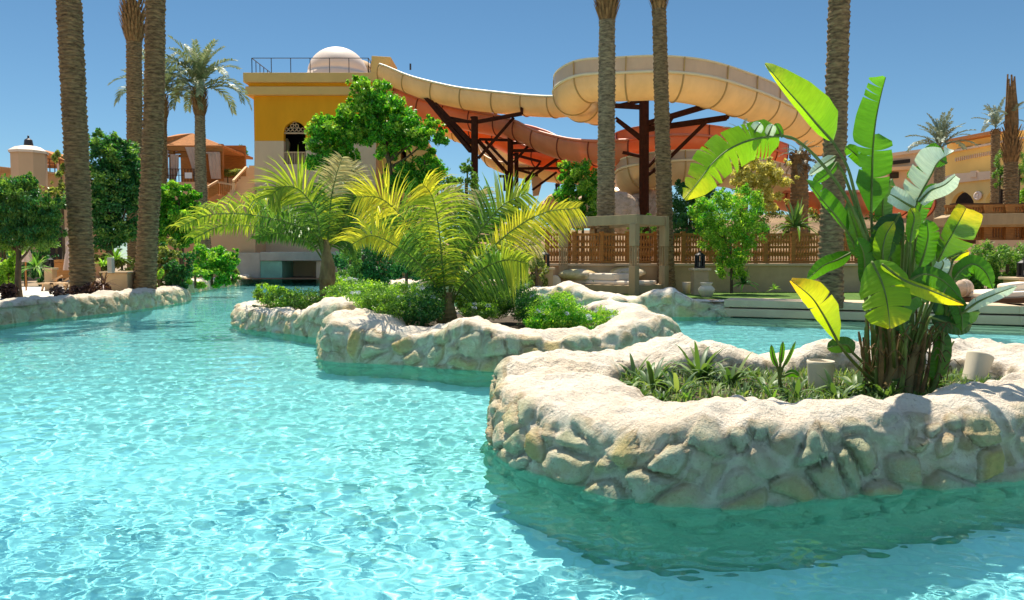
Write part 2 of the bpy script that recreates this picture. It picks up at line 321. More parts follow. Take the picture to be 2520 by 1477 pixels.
# water with real ripples
def wave(x, y):
    q = noise.noise(Vector((x * .45, y * .6, 9))) * .5 + .85
    h = .012 * noise.noise(Vector((x * 2.1, y * 3.1, 0))) + .0078 * noise.noise(Vector((x * 8.0, y * 11.0, 3))) + .0023 * noise.noise(Vector((x * 17, y * 22, 5)))
    return h * q
rows = []; y = -4.0
while y < 80:
    rows.append(y); y += .05 if y < 2 else max(.018, y * .0055)
nx = 620; V = np.zeros((len(rows) * nx, 3)); u = np.linspace(-1, 1, nx); k = 0
for y in rows:
    wd = .78 * max(y, 2) + 2.2
    if y < 2: wd = 4.5 + (2 - y) * 2.5
    for i in range(nx):
        x = u[i] * wd; V[k] = (x, y, wave(x, y)); k += 1
I = np.arange(len(rows) * nx).reshape(len(rows), nx)
FQ = np.stack([I[:-1, :-1], I[:-1, 1:], I[1:, 1:], I[1:, :-1]], -1).reshape(-1, 4)
m = bpy.data.materials.new('pool_water'); m.use_nodes = True; nt = m.node_tree; nt.nodes.remove(nt.nodes['Principled BSDF'])
g = nt.nodes.new('ShaderNodeBsdfGlass'); g.inputs['Color'].default_value = (.56, .89, .91, 1); g.inputs['Roughness'].default_value = 0; g.inputs['IOR'].default_value = 1.333
nt.links.new(g.outputs[0], nt.nodes['Material Output'].inputs[0])
water = np_mesh('water', V, FQ, m, smooth=True); tag(water, kind='structure'); water.cycles.is_caustics_caster = True

# ------------------------------------------------------------------ rockwork
def rockpt(p, nrm, side, sc_, amp):
    """lumpy stone relief: returns displaced point and the stone mask, stone id"""
    q = p * sc_; q = Vector((q.x, q.y, q.z * 1.25)) + noise.noise_vector(p * 2.1) * .35
    d, pts = noise.voronoi(q); e = min(1, max(0, (d[1] - d[0] - .04) / .22)); e = e * e * (3 - 2 * e)
    cid = (math.sin(pts[0].x * 12.99 + pts[0].y * 78.2 + pts[0].z * 37.7) * 43758.5) % 1.0
    lump = noise.fractal(p * 1.7, 1.0, 2.0, 4) * .55 + (.5 - abs(noise.noise(p * 5 + Vector((5, 2, 1))))) * .22 + noise.fractal(p * 11, 1.0, 2.1, 3) * .10
    keep = .5 + .5 * noise.noise(p * 1.3 + Vector((0, 0, 7)))
    msk = e * min(1, max(0, side * 1.5 - .25)) * (1 if cid > .22 else .15)
    lump += max(0, 1 - side * 2) * (.45 * noise.noise(p * 4.2 + Vector((3, 3, 3))) + .25 * abs(noise.noise(p * 8)))
    dsp = amp * (lump * (.6 + .4 * keep) + .66 * (e - .5) * side * (cid * .8 + .35))
    return p + nrm * dsp, msk, cid
def ring_mesh(name, outer, inner, H, res, parent, mat, closed=True, amp=.13, zin=.3, sc_=3.0, zout=-1.28, lean=.1, wet=.16):
    """outer/inner: matched lists of xy; H(t, p): crest height; side goes down into the pool, inner side down to the bed"""
    n = len(outer); V = []; C = []
    for i in range(n):
        o = Vector((*outer[i], 0)); q = Vector((*inner[i], 0)); w = (q - o).length; d = (q - o).normalized(); h = H(i / n, o)
        prof = []
        ns = max(4, int((h - zout) / res)); rr = min(.16, w * .3)
        for k in range(ns):
            t = k / ns; z = zout + (h - rr - zout) * t; prof.append((-lean * (1 - max(0, z) / max(.1, h)) if z > 0 else -lean, z, -1, 0, 1))
        for k in range(4): a = k / 4 * math.pi / 2; prof.append((rr * (1 - math.cos(a)), h - rr + rr * math.sin(a), -math.cos(a), math.sin(a), 1 - k / 4 * .9))
        nt_ = max(3, int(max(.05, w - 2 * rr) / res))
        for k in range(nt_ + 1): t = k / nt_; prof.append((rr + (w - 2 * rr) * t, h + .05 * math.sin(t * math.pi), 0, 1, .05))
        for k in range(1, 5): a = k / 4 * math.pi / 2; prof.append((w - rr + rr * math.sin(a), h - rr + rr * math.cos(a), math.sin(a), math.cos(a), .1 + .12 * k))
        nb = max(2, int(max(.05, h - rr - zin) / res))
        for k in range(1, nb + 1): prof.append((w, h - rr - (h - rr - zin) * k / nb, 1, 0, .6))
        V.append([(o + d * a + Vector((0, 0, z)), d * x + Vector((0, 0, y)), s) for a, z, x, y, s in prof])
    mx = max(len(r) for r in V)
    def rs(r):                                   # same number of points on every rib
        if len(r) == mx: return r
        out = []
        for k in range(mx):
            t = k / (mx - 1) * (len(r) - 1); j = min(int(t), len(r) - 2); t -= j
            out.append((r[j][0].lerp(r[j + 1][0], t), r[j][1].lerp(r[j + 1][1], t).normalized(), r[j][2] * (1 - t) + r[j + 1][2] * t))
        return out
    VV = np.zeros((n * mx, 3)); CC = np.zeros((n * mx, 4)); k = 0
    for r in V:
        for p, nr, s in rs(r):
            if p.z < -.5: q, ms, ci = p + nr * .04 * noise.noise(p * 2), .4, .3
            else: q, ms, ci = rockpt(p, nr, s, sc_, amp)
            VV[k] = q; wetness = max(0, 1 - max(0, q.z) / wet) if q.z > 0 else 1; CC[k] = (ms, ci, max(wetness * .85, max(0, s - .25) * .8) + (.35 * (ci > .55) * ms * max(0, 1 - q.z / .45)), 1); k += 1  # third channel: wet band, plus side weight painting in the shaded-face tone
    I = np.arange(n * mx).reshape(n, mx)
    if closed: I = np.vstack([I, I[:1]])
    FQ = np.stack([I[:-1, :-1], I[:-1, 1:], I[1:, 1:], I[1:, :-1]], -1).reshape(-1, 4)
    o = np_mesh(name, VV, FQ, mat, parent, smooth=True)
    at = o.data.color_attributes.new('rk', 'FLOAT_COLOR', 'POINT'); at.data.foreach_set('color', CC.astype(np.float32).ravel())
    o.cycles.is_caustics_receiver = True; return o
def resample(pts, step, closed):
    pts = [Vector((*p, 0)) for p in pts]
    if closed:
        e = pts[-1:] + pts + pts[:2]; dense = []
        for k in range(len(pts)):
            a, b_, c, d = e[k:k + 4]
            for j in range(24):
                t = j / 24; dense.append(.5 * ((2 * b_) + (c - a) * t + (2 * a - 5 * b_ + 4 * c - d) * t * t + (3 * b_ - a - 3 * c + d) * t ** 3))
        dense.append(dense[0])
    else: dense = catmull(pts, 24 * len(pts))
    L = [0]
    for a, b_ in zip(dense, dense[1:]): L.append(L[-1] + (b_ - a).length)
    n = max(6, int(L[-1] / step)); out = []; k = 0
    for i in range(n + (0 if closed else 1)):
        s = L[-1] * i / n
        while k < len(L) - 2 and L[k + 1] < s: k += 1
        t = (s - L[k]) / max(1e-9, L[k + 1] - L[k]); out.append(xy(dense[k].lerp(dense[k + 1], t)))
    return out
def match_inner(outer, inner, c):
    """inner loop sampled at the angles of the outer loop about c"""
    ang = [(math.atan2(p[1] - c[1], p[0] - c[0]), math.hypot(p[0] - c[0], p[1] - c[1])) for p in resample(inner, .05, True)]
    ang.sort(); A = np.array([a for a, r in ang]); Rr = np.array([r for a, r in ang])
    A = np.concatenate([A - 2 * math.pi, A, A + 2 * math.pi]); Rr = np.concatenate([Rr] * 3); out = []
    for p in outer:
        a = math.atan2(p[1] - c[1], p[0] - c[0]); r = np.interp(a, A, Rr); out.append((c[0] + r * math.cos(a), c[1] + r * math.sin(a)))
    return out
def bed(name, inner, z, parent, mat, c):
    V = [Vector((c[0], c[1], z + .06))]; n = len(inner)
    for f_ in (.35, .7, 1.06):
        for p in inner:
            x, y = c[0] + (p[0] - c[0]) * f_, c[1] + (p[1] - c[1]) * f_; V.append(Vector((x, y, z + (.05 * noise.noise(Vector((x * 2, y * 2, 0)))) + (.04 if f_ < 1 else -.02))))
    mb = MB(); mb.V = V
    for j in range(n):
        mb.face((0, 1 + j, 1 + (j + 1) % n))
        for r in range(2): a = 1 + r * n; mb.face((a + j, a + n + j, a + n + (j + 1) % n, a + (j + 1) % n))
    return mb.build(name, mat, parent, smooth=True)

# near planter
O3 = [(-.13, 7.35), xy(G(1222, 1085)), xy(G(1290, 1140)), xy(G(1400, 1182)), xy(G(1550, 1217)), xy(G(1700, 1236)), xy(G(1900, 1232)), xy(G(2100, 1211)), xy(G(2300, 1188)),
      xy(G(2520, 1165)), (5.2, 6.35), (6.5, 7.1), (7.3, 8.3), (6.6, 9.6), (5.4, 9.5), (4.3, 9.25), (3.6, 9.45), (2.9, 9.3), (2.2, 9.25), (1.6, 9.55), (.9, 9.2), (.35, 8.55), (-.1, 8.2)]
I3 = [(1.18, 8.0), (1.1, 7.2), (1.17, 6.6), (1.43, 6.15), (1.95, 6.18), (2.7, 6.15), (3.3, 6.3), (4.0, 6.75), (4.9, 7.3), (5.6, 7.9), (5.2, 8.45), (4.0, 8.5), (3, 8.55), (2.2, 8.55), (1.6, 8.55)]
oo = resample(O3, .03, True); c3 = (2.9, 7.35); ii = match_inner(oo, I3, c3)
def H3(t, p):
    h = .53 + .07 * noise.noise(p * 1.6) + .05 * noise.noise(p * 4)
    if p.y > 8.8: h += .09 * math.sin(p.x * 3.1 + 1.2) + .05
    h += .10 * math.exp(-((p.x - 1.6) ** 2) / .12) * (p.y > 8.5) + .12 * math.exp(-((p.x + .1) ** 2) / .05) * (p.y > 7.6)
    return h
pl = thing('rock_planter', 'nearest pale rock planter in the pool, holding the big-leaved plant and spiky lilies', 'planter', (2.9, 7.35, 0), 'rock planters standing in the pool')
ring_mesh('rock_wall', oo, ii, H3, .03, pl, M['rock'], amp=.12, zin=.2, sc_=3.3)
bed('soil_bed', ii, .36, pl, M['soil'], c3)
# middle planter
O2 = [(-3.22, 12.75), (-2.9, 12.35), xy(G(1000, 898)), xy(G(1215, 913)), (.9, 11.55), (1.7, 12.0), (2.5, 12.7), (3.1, 13.6), (3.1, 15.2), (2.75, 16.6), (1.4, 17.6), (0, 18.2), (-1.8, 18.4), (-3.2, 17.4), (-3.9, 15.8), (-3.6, 14.2)]
I2 = [(-2.1, 13.6), (-1.6, 12.85), (-.9, 12.6), (.1, 12.4), (1.0, 12.4), (1.6, 12.9), (2.1, 13.5), (2.2, 15), (1.9, 16), (.9, 16.9), (-.2, 17.5), (-1.6, 17.7), (-2.6, 16.8), (-2.9, 15.5), (-2.6, 14.4)]
oo = resample(O2, .05, True); c2 = (-.3, 14.9); ii = match_inner(oo, I2, c2)
def H2(t, p):
    h = .52 + .09 * noise.noise(p * .9) + .04 * noise.noise(p * 3)
    h += .22 * math.exp(-((p.x + .75) ** 2) / .35) * (p.y < 13) + .2 * math.exp(-((p.x - 2.5) ** 2) / .3) * (p.y < 14) + .2 * math.exp(-((p.x + 3.2) ** 2 + (p.y - 13) ** 2) / .8)
    h += .2 * math.exp(-((p.x - 2.6) ** 2 + (p.y - 16.6) ** 2) / .8); return h
pl = thing('rock_planter', 'middle pale rock planter in the pool, with the yellow-green palm', 'planter', (-.3, 14.9, 0), 'rock planters standing in the pool')
ring_mesh('rock_wall', oo, ii, H2, .05, pl, M['rock'], amp=.15, zin=.2, sc_=2.4)
bed('soil_bed', ii, .40, pl, M['soil'], c2)
# far-left planter
O1 = [xy(G(585, 790)), xy(G(595, 803)), xy(G(625, 811)), xy(G(720, 823)), xy(G(805, 833)), (-3.4, 15.7), (-2.6, 17), (-2.4, 19), (-3, 21.5), (-4.4, 23.5), (-6, 24), (-7.4, 22.6)]
I1 = [(-6.9, 20.5), (-6.4, 19.4), (-5.7, 18.6), (-4.9, 17.7), (-4.1, 17), (-3.3, 17.2), (-3.1, 19), (-3.7, 21), (-4.8, 22.7), (-6, 23), (-6.7, 21.8)]
oo = resample(O1, .06, True); c1 = (-5, 20); ii = match_inner(oo, I1, c1)
def H1(t, p): return .47 + .08 * noise.noise(p * .8) + .04 * noise.noise(p * 3) + .3 * math.exp(-((p.x + 3.6) ** 2 + (p.y - 16) ** 2) / .8)
pl = thing('rock_planter', 'low rock planter at the mouth of the left channel, under the bottle-trunked palm', 'planter', (-5, 20, 0), 'rock planters standing in the pool')
ring_mesh('rock_wall', oo, ii, H1, .06, pl, M['rock'], amp=.14, zin=.2, sc_=2.2)
bed('soil_bed', ii, .38, pl, M['soil'], c1)
# banks (open ribbons)
def ribbon(name, label, pts, width, H, res, mat, side, amp=.16, sc_=1.9):
    o = resample(pts, res, False); inn = []
    for i in range(len(o)):
        a = Vector(o[max(0, i - 3)]); b_ = Vector(o[min(len(o) - 1, i + 3)]); t = (b_ - a).normalized(); nr = Vector((-t.y, t.x)) * side
        inn.append((o[i][0] + nr.x * width, o[i][1] + nr.y * width))
    tag(ring_mesh(name, o, inn, H, res, None, mat, closed=False, amp=amp, zin=.3, sc_=sc_), label, 'rock edging', 'rock edging along the banks')
def HL(t, p): return .56 + .06 * noise.noise(p * .6) + .05 * noise.noise(p * 2)
ribbon('rock_edging', 'long grey rock edging of the left bank in front of the tall leaning palms', bankL[1:9], .95, HL, .075, M['rock2'], 1, .15)
ribbon('rock_edging', 'far rock edging of the left channel, running up to the pale bridge', bankL[8:12] + [(-19.2, 56)], .9, HL, .12, M['rock'], 1, .15, 1.6)
def HR(t, p): return .62 + .2 * noise.noise(p * .55) + .08 * noise.noise(p * 2) + .16 * math.exp(-((p.x - 4.45) ** 2) / .5) + .2 * math.exp(-((p.x - 1.5) ** 2) / .6) - .22 * max(0, min(1, (p.x - 4.9) * .8))
ribbon('rock_edging', 'jagged pale rock edging in front of the daybed gazebo', bankR[2:], .9, HR, .08, M['rock'], 1, .17, 1.8)

# stepped stone edge on the right
mb = MB(); a = Vector((*farR[0], 0)); b_ = Vector((*farR[2], 0)); e_ = Vector((*farR[3], 0))
for p, q in ((a, b_), (b_, e_)):
    t = (q - p).normalized(); nrm = Vector((-t.y, t.x, 0)); ang = math.atan2(t.y, t.x); Ls = (q - p).length; mid = (p + q) / 2
    if nrm.y < 0: nrm = -nrm
    for off, w, z0, z1 in ((.55, 1.3, .30, .52), (.12, .55, .02, .26), (-.25, .5, -.6, -.10), (-.75, .5, -.9, -.38), (-1.25, .5, -1.3, -.68)):
        cc = mid + nrm * off; mb.box((cc.x, cc.y, (z0 + z1) / 2), (Ls + .3, w, z1 - z0), ang, 0)
o = mb.build('pool_steps', M['coping'], bevel=.02); tag(o, kind='structure'); o.cycles.is_caustics_receiver = True
# lawn, sand
mb = MB(); pts = [P(1350, 712, 30), P(1500, 708, 31), P(2520, 720, 29), P(2520, 740, 21.5), P(1640, 742, 23.8), P(1350, 742, 27)]
tri = [Vector((p.x, p.y, BED + .03)) for p in pts]; mb.V = tri
for t3 in geometry.tessellate_polygon([tri]): mb.face(tuple(t3))
tag(mb.build('lawn', M['lawn']), kind='structure')
# brown rising ground behind the garden
V = []; nxh, nyh = 90, 26
for j in range(nyh):
    for i in range(nxh):
        x = -70 + 190 * i / (nxh - 1); y = 50 + 75 * j / (nyh - 1); t = min(1, max(0, (y - 56) / 24)); t = t * t * (3 - 2 * t)
        h = (5.2 + 1.6 * noise.noise(Vector((x * .05, y * .05, 1))) + .5 * noise.noise(Vector((x * .3, y * .3, 1)))) * t
        if x < -2: h = h * max(.0, 1 - (-2 - x) / 12)
        V.append((x, y, BED - .05 + h))
I = np.arange(nxh * nyh).reshape(nyh, nxh)
tag(np_mesh('hill', np.array(V), np.stack([I[:-1, :-1], I[:-1, 1:], I[1:, 1:], I[1:, :-1]], -1).reshape(-1, 4), M['hill'], smooth=True), kind='structure')
mb = MB(); pts = [(-15.6, 23), (-13.8, 22.6), (-13.6, 24.5), (-15.2, 27.5), (-19, 34), (-29, 34), (-22, 24)]
tri = [Vector((x, y, BED + .02)) for x, y in pts]; mb.V = tri
for t3 in geometry.tessellate_polygon([tri]): mb.face(tuple(t3))
tag(mb.build('sand', M['sand']), kind='structure')

# ================================================================== BUILDINGS
def pxp(mb, poly, d, thick, holes=(), m=0):
    """flat wall face given at picture corners and its distance (number or function of px); thick = extrusion vector"""
    f = (lambda x: d) if not callable(d) else d
    mb.prism([P(x, y, f(x)) for x, y in poly], thick, [[P(x, y, f(x)) for x, y in h] for h in holes], m)
def arch(x0, x1, ytop, ybot, spring, n=10, pointed=True):
    pts = [(x0, ybot), (x0, spring)]; c = (x0 + x1) / 2; w = (x1 - x0) / 2
    for k in range(1, n):
        t = k / n
        if pointed: a = t * math.pi; pts.append((c - w * math.cos(a), spring - (spring - ytop) * (math.sin(a) ** .8) * (1 - .12 * abs(math.cos(a)))))
        else: a = t * math.pi; pts.append((c - w * math.cos(a), spring - (spring - ytop) * math.sin(a)))
    return pts + [(x1, spring), (x1, ybot)]
# ---- slide tower
TD = 57.0
tw = thing('slide_tower', 'yellow and beige slide tower with a pale dome and a railing on its roof', 'building', P(760, 690, TD))
x0, x1 = 626, 925; aw = arch(698, 752, 298, 404, 328)
win_up = [p for p in aw]
zt = P(760, 236, TD).z; zm = P(760, 347, TD).z; z0 = BED
def X(px, d=TD): return P(px, 640, d).x
def Z(py, d=TD): return P(1260, py, d).z
# front wall in two colours, each with its part of the window opening
mb = MB(); yb = 347
hole_u = [p for p in aw if p[1] < yb]; hole_u = [(698, yb)] + [p for p in hole_u] + [(752, yb)]
pts_u = [(x0, yb)] + [(x0, 236), (x1, 236), (x1, yb)] + [(752, yb)] + [p for p in reversed(aw) if p[1] < yb] + [(698, yb)]
pxp(mb, pts_u, TD, (0, .5, 0))
dep = 13.0
mb.box((X(x0) + .25, TD + .5 + dep / 2, (Z(yb) + zt) / 2), (.5, dep, zt - Z(yb))); mb.box((X(x1) - .25, TD + .5 + dep / 2, (Z(yb) + zt) / 2), (.5, dep, zt - Z(yb)))
mb.box(((X(x0) + X(x1)) / 2, TD + dep + .25, (Z(yb) + zt) / 2), (X(x1) - X(x0) - 1.0, .5, zt - Z(yb)))
mb.build('upper_wall', M['ochre'], tw)
mb = MB(); yb2 = 347
pxp(mb, [(x0, yb2), (698, yb2), (698, 404), (752, 404), (752, yb2), (x1, yb2), (x1, 680), (x0, 680)], TD - .02, (0, .52, 0))
mb.box((X(x0) + .25, TD + .5 + dep / 2, (Z(yb2) + Z(680)) / 2), (.5, dep, Z(yb2) - Z(680))); mb.box((X(x1) - .25, TD + .5 + dep / 2, (Z(yb2) + Z(680)) / 2), (.5, dep, Z(yb2) - Z(680)))
mb.build('lower_wall', M['beige'], tw)
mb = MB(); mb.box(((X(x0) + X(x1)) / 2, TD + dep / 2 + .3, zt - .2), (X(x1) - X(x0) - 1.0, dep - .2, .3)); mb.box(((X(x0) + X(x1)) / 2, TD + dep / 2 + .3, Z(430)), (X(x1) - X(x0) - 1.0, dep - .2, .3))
mb.box(((X(x0) + X(x1)) / 2, TD + 4.5, Z(370)), (X(x1) - X(x0) - 1.05, .2, 6)); mb.build('floor_slab', M['room_shade'], tw)
# cornice
mb = MB(); w = X(x1) - X(x0); cx = (X(x0) + X(x1)) / 2
for (ya, yb_, o) in ((182, 206, .45), (215, 236, .34)):
    za, zb = Z(ya), Z(yb_); mb.box((cx, TD + dep / 2 + .25, (za + zb) / 2), (w + 2 * o, dep + .5 + 2 * o, za - zb - .01))
mb.build('cornice', M['cream_trim'], tw, bevel=.04)
mb = MB(); mb.box((cx, TD + dep / 2 + .25, (Z(206) + Z(215)) / 2), (w + .3, dep + .8, Z(206) - Z(215) - .004)); mb.build('cornice_recess', M['ochre'], tw)
RZ = Z(182)
mb = MB(); c0 = Vector((P(832, 200, TD + 6.5).x, TD + 6.5, Z(186, TD + 6.5) - .95)); Rr = 2.5
mb.lathe(c0, [(Rr + .12, -2), (Rr + .12, .9), (Rr, .95)] + [(Rr * math.cos(a) * 1.0, .95 + Rr * .92 * math.sin(a)) for a in [k / 14 * math.pi / 2 for k in range(15)]], 40)
mb.build('dome', M['dome'], tw, smooth=True)
mb = MB(); mb.lathe(c0 + Vector((1.6, 1.5, 0)), [(1.3, -2), (1.3, 1.5)] + [(1.3 * math.cos(a), 1.5 + 1.1 * math.sin(a)) for a in [k / 8 * math.pi / 2 for k in range(9)]], 24); mb.build('small_dome', M['tanlight'], tw, smooth=True)
rl = MB(); hr = 1.15
corners = [Vector((X(630), TD - .1, RZ)), Vector((X(912), TD - .1, RZ)), Vector((X(912), TD + 5, RZ)), Vector((X(630), TD + 8, RZ))]
def railing(mb, p, q, h, step, r=.03, rails=(1.0,)):
    p, q = Vector(p), Vector(q); n = max(1, round((q - p).length / step))
    for k in range(n + 1): a = p.lerp(q, k / n); mb.bar(a, a + Vector((0, 0, h)), r * 1.6)
    for f_ in rails: mb.bar(p + Vector((0, 0, h * f_)), q + Vector((0, 0, h * f_)), r * 1.5)
railing(rl, corners[0], corners[1], hr, 1.45); railing(rl, corners[0], corners[3], hr, .9); railing(rl, corners[1], corners[2], hr, 1.1, rails=(1, .5))
rl.build('roof_railing', M['steel'], tw)
# slide launch block on the roof
mb = MB(); pxp(mb, [(914, 137), (962, 140), (952, 182), (912, 182)], TD - .4, (0, 3.2, 0)); mb.build('slide_launch_box', M['cream_trim'], tw, bevel=.05)
# window: lattice head, rail, inner arch
wd = MB(); fr = MB()
cxw = 725; yl = 328
for k in range(-2, 3):
    c = P(cxw + k * 10, 319, TD + .2); pts = [c + Vector((.13 * math.cos(a), 0, .13 * math.sin(a))) for a in [j / 10 * 2 * math.pi for j in range(11)]]; wd.tube(pts, .03, 5)
for dx in (-6, 6, 0):
    c = P(cxw + dx, 310 if dx else 304, TD + .2); pts = [c + Vector((.12 * math.cos(a), 0, .12 * math.sin(a))) for a in [j / 10 * 2 * math.pi for j in range(11)]]; wd.tube(pts, .03, 5)
wd.bar(P(699, 328, TD + .2), P(751, 328, TD + .2), .12, .1)
w_ = wd.build('lattice_head', M['tanlight'], tw)
mb = MB(); mb.bar(P(699, 375, TD + .15), P(751, 375, TD + .15), .08)
for k in range(13): mb.bar(P(700 + k * 4.1, 375, TD + .15), P(700 + k * 4.1, 403, TD + .15), .05)
mb.build('window_railing', M['tanlight'], tw)
mb = MB(); pxp(mb, [(699, 404), (699, 345), (706, 340), (712, 352), (709, 380), (713, 404)], TD + 1.5, (0, .3, 0)); mb.build('inner_arch', M['tanlight'], tw)
# side stair wing under the slides (diagonal parapet) and lower yellow volume
sw = MB(); pxp(sw, [(925, 182), (952, 182), (1075, 388), (1075, 420), (1040, 420), (925, 240)], TD + 1, (0, 5, 0)); sw.build('sloping_parapet', M['cream_trim'], tw)
sw = MB(); pxp(sw, [(925, 250), (1040, 425), (1060, 425), (1060, 680), (925, 680)], TD + 1.6, (0, 4, 0), holes=[[(986, 362), (1000, 358), (1000, 400), (986, 400)]]); sw.build('stair_wing', M['hotel'], tw)
mb = MB(); mb.bar(P(1010, 157, TD), P(1010, 172, TD), .12); mb.build('roof_post', M['steel'], tw)
# ---- bridge over the left channel
BD = 54
br = thing('footbridge', 'pale concrete footbridge crossing the far end of the left channel', 'bridge', P(700, 690, BD))
mb = MB(); pxp(mb, [(583, 622), (640, 622), (640, 643), (640, 696), (583, 696)], BD, (0, 3, 0)); mb.build('abutment', M['concrete'], br, bevel=.04)
mb = MB(); pxp(mb, [(640, 620), (880, 620), (880, 642), (640, 642)], BD - .05, (0, 3.1, 0)); mb.build('deck', M['concrete'], br, bevel=.04)
mb = MB(); pxp(mb, [(640, 642.5), (694, 642.5), (694, 708), (640, 708)], BD + .1, (0, 2.8, 0)); mb.build('pier', M['concrete_green'], br, bevel=.03)
mb = MB(); pxp(mb, [(778, 642.5), (790, 642.5), (790, 708), (778, 708)], BD + .1, (0, 2.8, 0)); pxp(mb, [(800, 642.5), (880, 642.5), (880, 708), (800, 708)], BD + .1, (0, 2.8, 0)); mb.build('far_pier', M['pinkcream'], br, bevel=.03)
mb = MB(); pxp(mb, [(694, 650), (800, 650), (800, 700), (694, 700)], 66, (0, 1, 0)); tag(mb.build('low_wall', M['pinkcream']), 'pinkish low wall seen through the opening under the footbridge', 'wall')
# ---- left terrace building with turret
lt = thing('terrace_building', 'tan terrace building with a white-capped corner turret at the left edge', 'building', P(60, 650, 46))
mb = MB(); pxp(mb, [(-260, 410), (0, 410), (40, 414), (72, 418), (165, 430), (165, 700), (-260, 700)], lambda x: 44 + (165 - x) * .0 + max(0, x) * .03, (0, 5, 0), holes=[]); mb.build('wall', M['terracotta'], lt)
mb = MB(); pxp(mb, [(72, 415), (160, 428), (160, 432), (72, 419)], lambda x: 43.9 + max(0, x) * .03, (0, 5.2, 0)); mb.build('parapet_cap', M['tanlight'], lt)
mb = MB(); a = P(40, 400, 42); mb.lathe((a.x - .05, a.y + 1.2, Z(432, 43)), [(.92, -.6), (.92, 1.28)], 8); mb.build('turret', M['terracotta'], lt)
mb = MB(); mb.lathe((a.x - .05, a.y + 1.2, Z(432, 43) + 1.1), [(1.0, .16), (1.03, .3), (.7, .52), (.4, .6), (0, .62)], 8); mb.build('turret_cap', M['dome'], lt)
mb = MB(); mb.lathe((a.x - .05, a.y + 1.2, Z(432, 43) + 1.68), [(.22, 0), (.24, .1), (.2, .38), (.05, .5), (.05, .62), (0, .65)], 10); mb.build('turret_vent', M['steel'], lt)
mb = MB(); pxp(mb, [(110, 560), (153, 560), (153, 700), (110, 700)], 43.8, (0, -.0 + .6, 0)); mb.build('ground_doorway', M['room_shade'], lt)  # solid dark slab; the doorway's shade is its colour
mb = MB(); pxp(mb, [(153, 560), (176, 560), (176, 700), (153, 700)], 42.5, (0, 1, 0)); mb.build('pillar', M['pinkcream'], lt)
pv = thing('roof_pavilion', 'brown timber pavilion with a tent-like roof behind the left turret', 'pavilion', P(120, 425, 52))
mb = MB(); pxp(mb, [(52, 376), (78, 366), (104, 368), (158, 394), (158, 404), (52, 392)], 50, (0, 4, 0)); mb.build('roof', M['rooftile'], pv)
mb = MB()
for xx in (78, 98, 158): mb.bar(P(xx, 385, 50.5), P(xx, 440, 50.5), .3)
mb.bar(P(78, 408, 50.4), P(158, 412, 50.4), .2); mb.bar(P(78, 395, 50.4), P(158, 400, 50.4), .2); mb.build('timber_frame', M['wood'], pv)
for xx in (84, 101, 147): mb = MB(); mb.bar(P(xx, 396, 50.2), P(xx + 2, 424, 50.2), .28); mb.build('curtain', M['curtain'], pv)
mb = MB(); railing(mb, P(74, 424, 50), P(160, 432, 50), 1.0, .35, .03); mb.build('railing', M['darkwood'], pv)
# ---- curtained pavilion
pd = 60
cp = thing('curtained_pavilion', 'curtained timber pavilion with a low tiled roof beside the leaning palm', 'pavilion', P(475, 450, pd))
mb = MB(); pts = [P(392, 341, pd), P(440, 330, pd + 1.5), P(474, 328, pd + 1.5), P(548, 358, pd), P(548, 364, pd), P(392, 358, pd)]; mb.prism(pts, (0, 7, 0)); mb.build('roof', M['rooftile'], cp)
mb = MB()
for xx in (404, 424, 544): mb.bar(P(xx, 355, pd + .3), P(xx, 445, pd + .3), .35)
mb.bar(P(392, 366, pd + .2), P(550, 368, pd + .2), .35); mb.bar(P(398, 376, pd + .4), P(470, 376, pd + .4), .18); mb.bar(P(398, 384, pd + .4), P(470, 384, pd + .4), .2); mb.build('timber_frame', M['wood'], cp)
def curtain_mb(pts, d, n=10):
    """curtain hanging between left/right edges given per height"""
    mb = MB(); rows_ = []
    for (y, xa, xb) in pts:
        row = []
        for k in range(n + 1): q = P(xa + (xb - xa) * k / n, y, d + .12 * math.sin(k * 2.2)); row.append(len(mb.V)); mb.V.append(q)
        rows_.append(row)
    for r1, r2 in zip(rows_, rows_[1:]):
        for k in range(n): mb.face((r1[k], r1[k + 1], r2[k + 1], r2[k]))
    return mb
for pts in ([(370, 404, 414), (400, 404, 414), (440, 406, 416)], [(380, 419, 440), (410, 420, 440), (430, 420, 437), (445, 420, 430)], [(362, 455, 482), (390, 465, 490), (420, 474, 492), (445, 478, 492)], [(374, 500, 540), (380, 512, 542), (420, 516, 543), (440, 520, 544)]):
    curtain_mb(pts, pd - .2).build('curtain', M['curtain'], cp, smooth=True)
mb = MB(); mb.box((X(470, pd), pd + 5, Z(400, pd)), (5.6, .3, 4.2)); mb.build('back_wall', M['wood'], cp)
mb = MB(); railing(mb, P(396, 447, pd - .4), P(500, 447, pd - .4), 1.0, .25, .03, (1, .5)); mb.build('railing', M['darkwood'], cp)
mb = MB(); mb.box(P(464, 432, pd - 1).to_tuple(), (.55, .1, .45)); tag(mb.build('white_cushion', M['whitecloth']), 'white cushion leaning at the railing of the curtained pavilion', 'cushion')
rw = MB(); pxp(rw, [(380, 448), (505, 448), (505, 690), (380, 690)], 58.5, (0, 6, 0)); tag(rw.build('retaining_wall', M['terracotta']), 'brown retaining wall below the curtained pavilion', 'wall')
